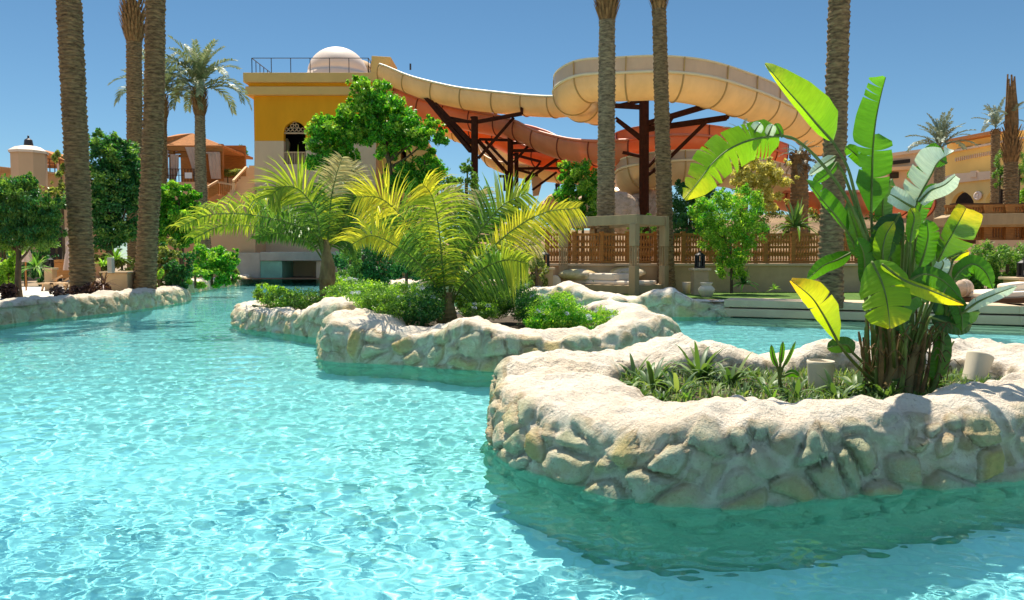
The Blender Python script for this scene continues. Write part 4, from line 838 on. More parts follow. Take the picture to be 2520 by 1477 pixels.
# ---- palms
def trunk_mesh(root, base, top, r0, r1, mat, flare=1.25, rows=None, name='trunk', lean=None):
    n = rows or max(30, int((top - base).length / .033)); seg = 27; V = []
    mid = (base + top) / 2 + (lean or Vector((0, 0, 0))); path = catmull([base, mid, top], n)
    for k, p in enumerate(path):
        t = k / (n - 1); r = r0 + (r1 - r0) * t; r *= 1 + (flare - 1) * math.exp(-t * (top - base).length / .5)
        r *= 1 + .07 * noise.noise(Vector((k * .03, r0 * 10, 0))) + .03 * noise.noise(Vector((k * .11, r0 * 10, 4)))
        for j in range(seg):
            a = 2 * math.pi * j / seg; h = k * (top - base).length / n
            hw = h + .035 * noise.noise(Vector((math.cos(a) * 1.2, math.sin(a) * 1.2, h * 2.2 + r0 * 50))); u_ = (hw / .155) % 1.0; row = int(hw / .155); v_ = (j / seg * 9 + .5 * (row % 2)) % 1.0
            rr = r * (1 + .20 * u_ * (1 - .8 * abs(v_ * 2 - 1)) + .05 * noise.noise(Vector((math.cos(a) * 3, math.sin(a) * 3, h * 5))))
            V.append((p.x + rr * math.cos(a), p.y + rr * math.sin(a), p.z))
    I = np.arange(n * seg).reshape(n, seg); J = np.roll(I, -1, 1)
    return np_mesh(name, np.array(V), np.stack([I[:-1], J[:-1], J[1:], I[1:]], -1).reshape(-1, 4), mat, root, smooth=True), path
def boss_mesh(root, c, r, h, bulge=1.5, n=None, spread=.25):
    """old leaf bases around the top of a trunk"""
    mb = MB(); rows = max(5, int(h / .16))
    mb.tube([c, c + Vector((0, 0, h * .35)), c + Vector((0, 0, h * .7)), c + Vector((0, 0, h))], [r * .9, r * bulge * .85, r * bulge * .75, r * .5], 12)
    for i in range(rows):
        t = i / rows; rad = r * (1 + (bulge - 1) * math.sin(min(1, t * 1.5) * math.pi * .6)) * (1 - .35 * max(0, t - .5))
        for j in range(11):
            a = 2 * math.pi * (j + .5 * (i % 2)) / 11 + rnd.uniform(-.1, .1); d = Vector((math.cos(a), math.sin(a), 0)); b = c + d * rad * .85 + Vector((0, 0, h * t))
            L = h * .22 * rnd.uniform(.8, 1.3); tip = b + d * L * spread * 1.6 + Vector((0, 0, L)); s = Vector((-d.y, d.x, 0)) * r * .24
            mb.quad(b - s, b + s, tip + s * .45, tip - s * .45); i0 = len(mb.V); mb.V += [b - s, b + s, tip + s * .45, tip - s * .45, b + d * .07 * r * 3 + Vector((0, 0, L * .3))]
            mb.face((i0, i0 + 4, i0 + 3)); mb.face((i0 + 1, i0 + 2, i0 + 4)); mb.face((i0 + 3, i0 + 4, i0 + 2))
    return mb.build('boot', M['boss'], root)
def frond_data(L, up, droop, ll, n=34, seed=0, spread=.8, w=.035, twist=0):
    """a date-palm frond from the origin in the x-z plane; returns V,F"""
    rg = random.Random(seed); V = []; Fc = []
    pts = []; p = Vector((0, 0, 0)); ang = up; st = L / 22
    for k in range(23): pts.append(p.copy()); p = p + Vector((math.cos(ang), 0, math.sin(ang))) * st; ang -= droop / 22 * (1 + .8 * k / 22)
    for k in range(22):
        a, b = pts[k], pts[k + 1]; r = .03 * (1 - k / 24); i = len(V); V += [a + Vector((0, r, 0)), a - Vector((0, r, 0)), b - Vector((0, r, 0)), b + Vector((0, r, 0))]; Fc.append((i, i + 1, i + 2, i + 3))
        i = len(V); V += [a + Vector((0, 0, r)), a - Vector((0, 0, r)), b - Vector((0, 0, r)), b + Vector((0, 0, r))]; Fc.append((i, i + 1, i + 2, i + 3))
    for s in (-1, 1):
        for k in range(n):
            t = .16 + .84 * (k + rg.random() * .5) / n; f = t * 22; i0 = min(21, int(f)); p = pts[i0].lerp(pts[i0 + 1], f - i0); tg = (pts[i0 + 1] - pts[i0]).normalized(); up_ = Vector((-tg.z, 0, tg.x))
            l = ll * (.55 + .45 * math.sin(min(1, t * 1.35) * math.pi * .75)) * rg.uniform(.85, 1.1) * (1 - .45 * max(0, t - .75) / .25)
            d = (Vector((0, s, 0)) * spread + tg * (.75 + .2 * rg.random()) + up_ * rg.uniform(.05, .5)).normalized(); sd = tg.cross(d).normalized().cross(d) * w
            m_ = p + d * l * .55; e = p + d * l + Vector((0, 0, -l * .22)); i = len(V)
            V += [p - sd * .5, p + sd * .5, m_ + sd, m_ - sd, e]; Fc.append((i, i + 1, i + 2, i + 3)); Fc.append((i + 3, i + 2, i + 4, i + 4))
    return V, [f if f[2] != f[3] else f[:3] for f in Fc]
def frond_mesh(name, mat, **k):
    V, Fc = frond_data(**k); me = bpy.data.meshes.new(name); me.from_pydata([tuple(v) for v in V], [], Fc); me.materials.append(mat); return me
FM = [frond_mesh('frond', M['palmfrond'], L=2.9, up=R(u), droop=R(dr), ll=.5, seed=s) for s, (u, dr) in enumerate(((86, 40), (72, 62), (55, 80), (35, 85)))]
FMfar = [frond_mesh('frond', M['palmfar'], L=2.6, up=R(u), droop=R(dr), ll=.42, n=22, seed=s + 9, w=.05) for s, (u, dr) in enumerate(((86, 25), (72, 42), (56, 52), (38, 60)))]
def crown(root, c, scale, nf, meshes, lo=0, rot=0):
    L = origin(root)
    for k in range(nf):
        m_ = meshes[min(len(meshes) - 1, lo + int(k / nf * (len(meshes) - lo)))]; o = bpy.data.objects.new('frond', m_); o.location = c - L; s = scale * rnd.uniform(.88, 1.1); o.scale = (s, s, s)
        o.rotation_euler = (0, 0, rot + k * 2.399 + rnd.uniform(-.2, .2)); link(o, root)
def palm(label, base, top, r0, r1, mat='trunk', boss=None, nf=0, scale=1, meshes=None, lean=None, flare=1.25, group='tall date palms', lo=0):
    root = thing('date_palm', label, 'palm tree', base, group); _, path = trunk_mesh(root, base, top, r0, r1, M[mat], flare, lean=lean)
    if boss: boss_mesh(root, top - Vector((0, 0, .15)), r1, boss[0], boss[1])
    if nf: crown(root, top + Vector((0, 0, (boss[0] * .85 if boss else 0))), scale, nf, meshes or FM, lo, rnd.random() * 6)
    return root
def gp(px, py, z=BED - .1): return G(px, py, z)
def palm_px(label, b, t, d, w0, w1, **k):
    B = P(b[0], b[1], d); B.z = BED - .1; T_ = P(t[0], t[1], d); return palm(label, B, T_, w0 / 2 * d / F, w1 / 2 * d / F, **k)
palm_px('leftmost tall thick-trunked palm, rooted in dark soil on the left bank', (206, 726), (158, -230), 25, 50, 50, boss=(1.8, 1.5), nf=20, scale=1.0, meshes=FM[:3], flare=1.3)
palm_px('second tall thick palm on the left bank, leaning outward and crossing a thinner trunk', (355, 712), (384, -140), 28, 46, 40, boss=(1.8, 1.5), nf=20, scale=1.0, meshes=FM[:3], lean=Vector((.12, 0, 0)), flare=1.1)
palm_px('slimmer reddish palm with its swollen leafy top just cut by the photo edge', (332, 660), (330, 106), 40, 34, 32, boss=(2.3, 1.75), nf=14, scale=.8, meshes=FM[:2], flare=1.1)
palm_px('thin palm half hidden by the second trunk, with a pale green crown', (393, 640), (397, 292), 50, 26, 24, boss=(1.6, 1.5), nf=22, scale=1.3, flare=1.1)
palm_px('medium palm with a full silvery crown, leaning beside the curtained pavilion', (508, 560), (492, 286), 50, 30, 22, mat='trunk_grey', boss=(1.9, 1.7), nf=28, scale=1.3, lean=Vector((-.15, 0, 0)), flare=1.0)
palm_px('tall grey palm rising through the gazebo', (1490, 695), (1494, 52), 29.0, 42, 36, mat='trunk_grey', boss=(2.4, 1.6), nf=18, scale=.9, meshes=FM[:2], flare=1.15)
palm_px('tall slender palm just right of the gazebo', (1641, 716), (1622, 22), 27.9, 38, 31, mat='trunk', boss=(2.2, 1.55), nf=18, scale=.9, meshes=FM[:2], flare=1.15)
palm_px('tall grey palm behind the big-leaved plant', (2040, 735), (2070, -160), 21, 56, 42, mat='trunk', boss=(1.6, 1.5), nf=20, scale=.9, meshes=FM[:3], lean=Vector((.02, 0, 0)), flare=1.25)
palm_px('far palm with an open grey-green crown above the hotel', (2315, 560), (2312, 390), 60, 24, 22, mat='trunk_grey', boss=(.9, 1.3), nf=26, scale=1.12, meshes=FMfar, group='palms by the hotel')
r_ = palm_px('rough brown palm with its leaves tied upright, by the timber balcony', (2490, 600), (2488, 400), 41, 32, 28, mat='trunk', boss=(1.9, 1.5), group='palms by the hotel')
mb = MB()
for k in range(70):
    a = rnd.random() * 6.28; b = P(2490, 330, 41) + Vector((math.cos(a) * .24, math.sin(a) * .24, rnd.uniform(-.5, .6))); e = P(2488, 182 + rnd.random() * 70, 41) + Vector((math.cos(a) * .16, math.sin(a) * .16, 0)); mb.bar(b, b.lerp(e, .5) + Vector((math.cos(a) * .06, 0, 0)), .09); mb.bar(b.lerp(e, .5) + Vector((math.cos(a) * .06, 0, 0)), e, .06)
mb.build('tied_fronds', M['boss'], r_)
crown(r_, P(2486, 290, 41), .55, 5, FMfar, 2)
palm_px('palm behind the rough brown one, only part of its crown showing', (2452, 560), (2450, 330), 52, 20, 18, boss=(.5, 1.3), nf=12, scale=.75, meshes=FMfar, group='palms by the hotel')
tree('shrub', 'fine green shrub left of the rough brown palm trunk', 'shrub', [(2472, 405, 44, 16, 36), (2462, 430, 44, 14, 30), (2510, 410, 44, 14, 40)], .16, 2600, M['leaf_mid'], kw=dict(clump=40, aspect=.25))
tree('shrub', 'bright yellow-green shrub at the right edge beside the hotel arches', 'shrub', [(2522, 490, 44, 12, 30)], .16, 900, M['leaf_lime'])
for lab, px, d, yb_, yt, w0, sp in (('stout ragged palm with a dead-leaf skirt, left of the yellow tree', 1826, 36, 560, 345, 30, 1), ('stout brown palm with a ragged dark top under the cream slide', 1968, 37, 560, 395, 44, 1)):
    rt = palm_px(lab, (px, yb_ + 60), (px, yt), d, w0, w0 * .8, mat='boss', boss=(.6, 1.5), group='ragged short palms')
    crown(rt, P(px, yt - 8, d), .42, 10, FMfar, 1)
    me = [frond_mesh('dead_frond', M['deadfrond'], L=1.2, up=R(u), droop=R(70), ll=.3, n=14, seed=s, w=.04) for s, u in enumerate((30, 0, -30))]
    crown(rt, P(px, yt + 6, d), .8, 16, me, 0)

# ---- feather palms of the planters, frond by frond
def leaflet_frond(root, pts, d0, d1, up_len, dn_len, mat, n=42, grav=.35, w=3.0, fwd=.8, seed=0, tmin=.16, curl=0, mat2=None, split=.8):
    """pts: rachis in picture positions from base to tip; leaflet lengths in picture units"""
    rg = random.Random(seed); m_ = len(pts); ctl = [P(x, y, d0 + (d1 - d0) * i / (m_ - 1)) for i, (x, y) in enumerate(pts)]; N = 30; path = catmull(ctl, N); k_ = (d0 + d1) / 2 / F
    mb = MB(); mb.tube(path, [(5.0 * (1 - .85 * i / (N - 1))) * k_ / 2 + .002 for i in range(N)], 6, 0)
    view = Vector((0, 1, 0))
    for s, ln in ((1, up_len), (-1, dn_len)):
        if not ln: continue
        for k in range(n):
            t = tmin + (1 - tmin) * (k + rg.random() * .6) / n; f = t * (N - 1); i0 = min(N - 2, int(f)); p = path[i0].lerp(path[i0 + 1], f - i0); tg = (path[i0 + 1] - path[i0]).normalized()
            side = tg.cross(view).normalized() * s
            if s * side.dot(tg.cross(view)) < 0: side = -side
            prof = (.5 + .5 * math.sin(min(1, (t - tmin) / (1 - tmin) * 1.6) * math.pi / 2)) * (1 - .55 * max(0, t - .7) / .3)
            l = ln * k_ * prof * rg.uniform(.85, 1.12); dep = rg.uniform(-.55, .55); dr = (side * rg.uniform(.75, 1.05) + tg * fwd * rg.uniform(.8, 1.2) + Vector((0, dep, 0))).normalized()
            wd = dr.cross(view + Vector((rg.uniform(-.5, .5), 0, rg.uniform(-.5, .5)))).normalized() * w * k_ / 2 * rg.uniform(.8, 1.2); i = len(mb.V); q = p; g = Vector((0, 0, -1)); pr = []
            for j, ww in enumerate((.6, 1.0, .85, .5, .06)):
                if j: q = q + (dr + g * grav * j * .45 + g * curl * j * j * .1).normalized() * l / 4
                pr += [q - wd * ww, q + wd * ww]
            mb.V += pr; mi_ = 2 if (mat2 and t > split) else 1
            for j in range(4): mb.face((i + 2 * j, i + 2 * j + 1, i + 2 * j + 3, i + 2 * j + 2), mi_)
    return mb.build('frond', [M['stem'], mat] + ([mat2] if mat2 else []), root)
def feather_palm(label, base, trunk_pts, fronds):
    root = thing('feather_palm', label, 'palm tree', base, 'feather palms in the planters')
    if trunk_pts:
        mb = MB(); N = 24; path = catmull([P(*t[:3]) for t in trunk_pts], N); rr = catmull([Vector((t[3], 0, 0)) for t in trunk_pts], N)
        mb.tube(path, [max(.02, r.x * path[i].y / F * (1 + .05 * (i % 3 == 0))) for i, r in enumerate(rr)], 14); mb.build('trunk', M['palmboot'], root, smooth=False)
    for i, f in enumerate(fronds): leaflet_frond(root, seed=i + len(fronds) * 10, **dict(f, n=int(f['n'] * 1.5), w=4.0, up_len=f['up_len'] * 1.12, dn_len=f['dn_len'] * (1.3 if f.get('grav', 0) > .55 else 1.15), fwd=(.28 if f.get('grav', 0) > .55 else .68)))
    return root
M['palmboot'] = simple('palm_sheath', (.25, .19, .07), .75, .35, 5, .5, .02, c2=(.12, .07, .03), stretch=(1, 1, .4))
G_, Lm, Yl, Tn = M['fr_green'], M['fr_lime'], M['fr_yellow'], M['fr_tan']
dB = 14.2
fr = [dict(pts=[(1095, 752), (1078, 690), (1030, 600), (985, 530), (935, 488), (878, 484)], d0=dB, d1=13.4, up_len=86, dn_len=90, mat=G_, n=54, mat2=Yl, split=.62),
      dict(pts=[(1100, 752), (1092, 690), (1084, 600), (1075, 530), (1062, 480), (1040, 452)], d0=dB, d1=13.2, up_len=86, dn_len=100, mat=Lm, n=54, mat2=Yl, split=.8, grav=.5),
      dict(pts=[(1104, 752), (1116, 690), (1150, 620), (1200, 545), (1245, 500), (1300, 474)], d0=dB, d1=14.8, up_len=96, dn_len=96, mat=G_, n=56, mat2=Lm, split=.7),
      dict(pts=[(1108, 752), (1135, 690), (1195, 625), (1270, 560), (1345, 522), (1425, 512)], d0=dB, d1=13.6, up_len=50, dn_len=92, mat=Lm, n=58, mat2=Yl, split=.45, fwd=.6),
      dict(pts=[(1094, 755), (1072, 700), (1020, 640), (965, 600), (915, 580), (868, 600)], d0=dB, d1=12.9, up_len=36, dn_len=96, mat=G_, n=50, mat2=Yl, split=.55, grav=.6),
      dict(pts=[(1108, 755), (1140, 700), (1190, 660), (1245, 640), (1300, 648)], d0=dB, d1=12.9, up_len=64, dn_len=84, mat=G_, n=50, mat2=Lm, split=.7, grav=.6),
      dict(pts=[(1092, 755), (1075, 705), (1050, 640), (1010, 590), (960, 560), (905, 545)], d0=dB + .2, d1=15, up_len=60, dn_len=80, mat=G_, n=46, mat2=Lm, split=.6),
      dict(pts=[(1102, 752), (1110, 680), (1120, 610), (1122, 540), (1110, 490)], d0=dB + .3, d1=15, up_len=70, dn_len=70, mat=G_, n=46),
      dict(pts=[(1104, 750), (1128, 680), (1160, 590), (1175, 520), (1180, 470)], d0=dB + .3, d1=15.2, up_len=70, dn_len=74, mat=G_, n=46, mat2=Tn, split=.75),
      dict(pts=[(1106, 752), (1145, 700), (1205, 650), (1270, 610), (1330, 600)], d0=dB + .3, d1=15.4, up_len=60, dn_len=66, mat=G_, n=44, mat2=Tn, split=.7),
      dict(pts=[(1098, 755), (1085, 700), (1060, 620), (1050, 540), (1080, 490), (1130, 470)], d0=dB, d1=14.4, up_len=60, dn_len=60, mat=Lm, n=44, mat2=Tn, split=.55, grav=.5)]
feather_palm('yellow-green arching feather palm in the middle planter', P(1100, 770, dB), [(1100, 800, dB, 26), (1100, 775, dB, 24), (1100, 745, dB, 17), (1100, 720, dB, 12)], fr)
dA = 19.6
fr = [dict(pts=[(800, 640), (788, 574), (773, 514), (737, 468), (695, 460), (662, 486)], d0=dA, d1=18.6, up_len=78, dn_len=84, mat=G_, n=56, mat2=Lm, split=.45, grav=.35),
      dict(pts=[(798, 640), (782, 585), (731, 556), (665, 537), (590, 526), (510, 530), (440, 560)], d0=dA, d1=18.4, up_len=34, dn_len=92, mat=G_, n=64, mat2=Lm, split=.55, grav=.9),
      dict(pts=[(798, 640), (774, 588), (705, 566), (625, 556), (545, 556), (475, 588)], d0=dA, d1=19.2, up_len=26, dn_len=80, mat=G_, n=56, mat2=Lm, split=.6, grav=.9),
      dict(pts=[(804, 640), (808, 574), (815, 490), (828, 430), (842, 388)], d0=dA, d1=19.4, up_len=54, dn_len=56, mat=Lm, n=48, mat2=Tn, split=.5, fwd=1.1),
      dict(pts=[(806, 640), (822, 570), (850, 510), (880, 470), (900, 455)], d0=dA, d1=20.4, up_len=62, dn_len=74, mat=G_, n=46),
      dict(pts=[(802, 640), (800, 570), (795, 500), (780, 450)], d0=dA + .2, d1=20.6, up_len=54, dn_len=54, mat=G_, n=44),
      dict(pts=[(806, 640), (818, 590), (840, 560), (868, 560), (890, 590)], d0=dA, d1=19.8, up_len=46, dn_len=70, mat=G_, n=40, grav=.6),
      dict(pts=[(798, 640), (770, 570), (720, 530), (660, 510), (610, 505)], d0=dA + .2, d1=20.5, up_len=44, dn_len=74, mat=G_, n=46, grav=.6, mat2=Lm, split=.6),
      dict(pts=[(804, 640), (830, 560), (862, 500), (872, 440), (866, 400)], d0=dA + .1, d1=20.2, up_len=46, dn_len=46, mat=G_, n=40, mat2=Tn, split=.6),
      dict(pts=[(796, 642), (765, 600), (720, 580), (670, 575), (630, 590)], d0=dA, d1=19, up_len=26, dn_len=54, mat=G_, n=40, grav=.9)]
feather_palm('feather palm with a bottle-shaped trunk and long hanging left fronds', P(803, 735, dA), [(803, 745, dA, 15), (803, 715, dA, 17), (803, 700, dA, 16), (805, 690, dA, 20), (807, 655, dA, 17), (803, 620, dA, 11), (802, 590, dA, 8)], fr)

fr_ = thing('fallen_frond', 'dry pinkish fallen palm frond lying on the tip of the low planter', 'palm frond', P(650, 770, 18.9))
leaflet_frond(fr_, [(622, 752), (655, 758), (690, 772), (715, 785)], 19.2, 18.4, 16, 34, M['dryfr'], n=30, grav=.5, w=3.2, fwd=.9, seed=77)
# ---- the big-leaved plant of the near planter
BX = thing('giant_bird_of_paradise', 'huge upright big-leaved plant, split paddle leaves, in the nearest planter', 'plant', P(2205, 975, 7.15))
def big_leaf(mid, wl, wr, d0, d1, mat, tears=0, foldl=.25, foldr=.25, petiole=None, seed=0, prof=None, label=None, gap=.5, cup=0.0, parent=BX):
    """mid: picture positions along the midrib from base to tip; wl, wr: blade widths left/right of it (picture units)"""
    rg = random.Random(seed * 7 + 3); N = 40; ctl = [Vector((x, y, d0 + (d1 - d0) * i / (len(mid) - 1))) for i, (x, y) in enumerate(mid)]; mp = catmull(ctl, N)
    prof = prof or [(0, .0), (.06, .5), (.2, .9), (.45, 1), (.7, .93), (.88, .62), (1, .02)]
    px_, py_ = zip(*prof); mb = MB(); uvs = []; K = 6
    for side, w, fold in ((1, wl, foldl), (-1, wr, foldr)):
        if not w: continue
        cuts = sorted(rg.sample(range(5, N - 3), min(tears, N - 9))) if tears else []
        grp = []; a = 0
        for c in cuts + [N - 1]: grp.append((a, c)); a = c
        for (a, b) in grp:
            sag = rg.uniform(-.10, .12) * (1 if tears else .2); sh = rg.uniform(.88, 1.04) if tears else 1; i0 = len(mb.V); cnt = b - a + 1
            for i in range(a, b + 1):
                t = i / (N - 1); p = mp[i]; q = mp[min(N - 1, i + 1)] - mp[max(0, i - 1)]; tn = Vector((q.x, q.y)).normalized(); nr = Vector((tn.y, -tn.x)) * side
                wd = w * np.interp(t, px_, py_) * sh; k_ = p.z / F; e = 0
                if tears and cnt > 2: u_ = (i - a) / (b - a); e = (.5 - u_) * gap * min(w, 60) * .35 * (1 if (a > 0 and u_ < .5) or (b < N - 1 and u_ > .5) else 0)
                for j in range(K + 1):
                    f = j / K; d = p.z + (fold * f + sag * f * f * 1.0) * w * k_ + cup * math.sin(f * math.pi) * w * k_ + .004 * math.sin(i * 1.9) * f
                    adv = .22 * f * f * wd; mb.V.append(P(p.x + nr.x * wd * f + tn.x * (adv + e * f * f), p.y + nr.y * wd * f + tn.y * (adv + e * f * f), d)); uvs.append((t, f * side))
            for r in range(cnt - 1):
                for j in range(K): x = i0 + r * (K + 1) + j; mb.face((x, x + 1, x + K + 2, x + K + 1), 0)
    nb = len(mb.V); rib = [P(p.x, p.y, p.z - .004) for p in mp]; pet = [P(x, y, d) for x, y, d in (petiole or [])]
    if pet: st_ = catmull(pet + [rib[0]], 22); mb.tube(st_, [.019 - .007 * i / 21 for i in range(22)], 8, 1)
    mb.tube(rib, [.012 * (1 - .85 * i / (N - 1)) + .001 for i in range(N)], 6, 1); uvs += [(0, 0)] * (len(mb.V) - nb)
    o = mb.build('leaf', [mat, M['stem']], parent, smooth=True); ul = o.data.uv_layers.new(name='UVMap')
    vi = np.empty(len(o.data.loops), dtype=np.int32); o.data.loops.foreach_get('vertex_index', vi); ul.data.foreach_set('uv', np.array(uvs, dtype=np.float32)[vi].ravel())
    if label: o['label'] = label
    return o
b0 = (2200, 950, 7.15)
def pet(*pts): return [(x, y, d) for x, y, d in pts]
LG, LL, LY, LD, LE, LP = (M[k] for k in ('bl_green', 'bl_lime', 'bl_yellow', 'bl_dark', 'bl_edge', 'bl_pale'))
big_leaf([(2050, 350), (2012, 308), (1978, 268), (1930, 214), (1882, 157)], 16, 66, 7.0, 6.5, LL, 0, .2, .35, pet((2185, 930, 7.15), (2165, 700, 7.1), (2110, 500, 7.05), (2085, 410, 7.0)), 1, prof=[(0, 0), (.05, .45), (.15, .92), (.35, 1), (.6, .85), (.82, .5), (.95, .22), (1, .05)], label='largest bright leaf pointing up and left')
big_leaf([(2144, 520), (2146, 440), (2148, 370), (2155, 300), (2168, 235), (2180, 190)], 52, 0, 7.2, 7.1, LG, 7, -.15, 0, pet((2195, 930, 7.2), (2165, 700, 7.2), (2148, 600, 7.2)), 2, prof=[(0, .15), (.15, .8), (.3, .6), (.45, 1), (.6, .95), (.75, .8), (.9, .75), (1, .15)], label='tall torn leaf standing upright')
big_leaf([(2143, 525), (2145, 470), (2147, 420), (2149, 370), (2152, 330)], 0, 50, 7.2, 7.15, LG, 2, 0, .2, None, 3, prof=[(0, .1), (.2, .9), (.6, 1), (.85, .85), (1, .2)])
big_leaf([(1918, 333), (1880, 338), (1836, 348), (1789, 371), (1752, 404), (1722, 443), (1684, 490)], 58, 52, 6.9, 6.5, LL, 8, .15, .25, pet((2180, 940, 7.1), (2150, 660, 7.05), (2090, 500, 7.0), (2020, 400, 6.95), (1960, 345, 6.9)), 4, prof=[(0, .5), (.1, .95), (.3, .9), (.5, 1), (.7, .9), (.88, .6), (1, .1)], label='torn leaf bending down to the left')
big_leaf([(1850, 344), (1860, 320), (1872, 302)], 16, 16, 6.85, 6.8, LP, 0, .3, .2, None, 5); big_leaf([(1888, 340), (1895, 322), (1902, 306)], 12, 14, 6.85, 6.8, LP, 0, .3, .2, None, 6); big_leaf([(1925, 338), (1916, 318), (1908, 304)], 14, 10, 6.9, 6.85, LG, 0, .3, .2, None, 7)
big_leaf([(2252, 508), (2270, 470), (2290, 434), (2310, 398), (2348, 372)], 54, 0, 7.0, 6.9, LP, 3, .2, 0, pet((2215, 940, 7.15), (2225, 700, 7.1), (2240, 560, 7.0)), 8, prof=[(0, .5), (.15, .9), (.4, 1), (.7, .95), (.9, .35), (1, .05)], label='pale silvery torn leaf on the right')
big_leaf([(2262, 498), (2290, 470), (2325, 455), (2352, 432)], 10, 26, 6.95, 6.85, LP, 0, .1, .2, None, 9, prof=[(0, .6), (.3, 1), (.8, .9), (1, .5)])
big_leaf([(2250, 512), (2228, 500), (2202, 484), (2190, 478)], 22, 26, 6.95, 6.9, LP, 0, .1, .1, None, 10, prof=[(0, .6), (.4, 1), (.8, .9), (1, .4)])
big_leaf([(2330, 402), (2312, 392), (2290, 372), (2280, 360)], 22, 24, 7.2, 7.2, LG, 0, .1, .1, None, 11); big_leaf([(2272, 420), (2256, 424), (2232, 436)], 12, 14, 7.1, 7.1, LG, 0, .2, .1, None, 12)
big_leaf([(2306, 648), (2326, 608), (2350, 565), (2378, 512)], 30, 58, 7.0, 6.8, LE, 2, .25, .15, pet((2220, 940, 7.1), (2250, 820, 7.05), (2285, 700, 7.0)), 13, prof=[(0, .05), (.1, .4), (.3, .75), (.6, 1), (.85, .95), (.97, .85), (1, .3)], label='broad green leaf with a golden right edge')
big_leaf([(2146, 645), (2164, 680), (2178, 720), (2186, 765), (2190, 808)], 66, 70, 6.6, 6.35, LL, 2, .12, .2, pet((2215, 950, 7.05), (2200, 860, 7.0), (2190, 740, 6.95), (2160, 660, 6.8)), 14, prof=[(0, .35), (.1, .72), (.3, 1), (.6, 1), (.85, .72), (1, .08)], label='wide lime heart-shaped leaf hanging in front')
big_leaf([(2170, 650), (2225, 690), (2290, 715), (2330, 732), (2372, 750)], 8, 26, 6.55, 6.4, LY, 0, .1, .25, None, 15, prof=[(0, .5), (.2, .9), (.5, 1), (.8, .6), (1, .05)], label='long yellow leaf with a browned tip')
big_leaf([(2062, 842), (2040, 800), (2020, 765), (1995, 730), (1946, 690)], 24, 46, 6.7, 6.4, LY, 1, .15, .2, pet((2180, 960, 7.1), (2130, 920, 7.0), (2090, 880, 6.8)), 16, prof=[(0, .1), (.15, .6), (.4, 1), (.75, .95), (.88, .6), (1, .15)], label='yellow-green leaf leaning out at the lower left')
big_leaf([(2096, 622), (2060, 640), (2025, 655), (1985, 690)], 20, 20, 7.3, 7.2, LG, 0, .2, .2, pet((2190, 940, 7.2), (2160, 760, 7.3), (2120, 640, 7.3)), 17)
big_leaf([(2214, 525), (2196, 560), (2178, 600), (2168, 648)], 32, 42, 7.1, 6.95, LD, 1, .1, .2, pet((2205, 930, 7.15), (2218, 700, 7.2), (2222, 580, 7.15)), 18)
big_leaf([(2175, 650), (2172, 620), (2180, 580), (2200, 545)], 26, 20, 6.95, 6.95, LL, 0, .3, .2, pet((2200, 930, 7.1), (2185, 760, 7.0)), 19)
big_leaf([(2086, 572), (2055, 530), (2028, 498), (1984, 442)], 8, 32, 7.1, 6.95, LG, 1, .1, .3, pet((2190, 930, 7.15), (2150, 740, 7.15), (2110, 620, 7.1)), 20)
big_leaf([(2128, 642), (2115, 605), (2104, 560), (2084, 498)], 28, 28, 7.15, 7.1, LD, 0, .3, .15, pet((2195, 930, 7.2), (2160, 760, 7.2)), 21)
big_leaf([(2345, 690), (2365, 665), (2395, 650), (2425, 670), (2444, 712)], 26, 34, 6.95, 6.8, LG, 1, .25, .2, pet((2225, 940, 7.1), (2270, 800, 7.0), (2320, 700, 6.95)), 22)
big_leaf([(2372, 768), (2410, 742), (2455, 722), (2503, 704)], 14, 18, 6.8, 6.7, LP, 1, .2, .2, pet((2225, 950, 7.1), (2290, 840, 7.0), (2340, 785, 6.9)), 23, label='narrow pale leaf reaching to the right edge')
big_leaf([(2288, 728), (2330, 752), (2370, 765), (2412, 768)], 22, 42, 6.95, 6.9, LD, 1, .2, .2, pet((2225, 950, 7.1), (2260, 820, 7.0)), 24); big_leaf([(2290, 780), (2325, 792), (2360, 800), (2392, 800)], 16, 26, 6.9, 6.85, LD, 0, .2, .2, pet((2225, 955, 7.1), (2260, 850, 7.0)), 25)
big_leaf([(2238, 690), (2275, 675), (2320, 690), (2368, 738)], 22, 30, 6.8, 6.75, LG, 1, .2, .2, pet((2210, 950, 7.1), (2225, 800, 6.95)), 26)
big_leaf([(2300, 700), (2312, 672), (2322, 650), (2318, 640)], 22, 20, 6.85, 6.8, LP, 1, .2, .2, None, 27)
big_leaf([(2235, 700), (2250, 650), (2262, 600), (2268, 560)], 36, 40, 7.35, 7.35, LD, 2, .1, .2, pet((2210, 950, 7.25), (2220, 800, 7.3)), 28); big_leaf([(2280, 720), (2292, 670), (2290, 620), (2300, 580)], 36, 36, 7.4, 7.35, LD, 2, .1, .2, pet((2215, 950, 7.25), (2250, 820, 7.3)), 29)
big_leaf([(2210, 700), (2196, 650), (2180, 600), (2150, 560)], 34, 34, 7.4, 7.4, LD, 1, .2, .2, pet((2205, 950, 7.3), (2205, 800, 7.35)), 30); big_leaf([(2240, 600), (2246, 560), (2250, 535), (2240, 512)], 18, 18, 6.9, 6.85, LL, 0, .3, .2, pet((2210, 950, 7.1), (2235, 760, 7.0)), 31)
big_leaf([(2056, 385), (2030, 402), (1990, 432)], 10, 14, 7.15, 7.1, LP, 0, .2, .2, None, 32); big_leaf([(2060, 400), (2040, 425), (2000, 455)], 10, 20, 7.2, 7.15, LG, 0, .2, .2, pet((2190, 930, 7.2), (2130, 600, 7.2), (2085, 450, 7.2)), 33)
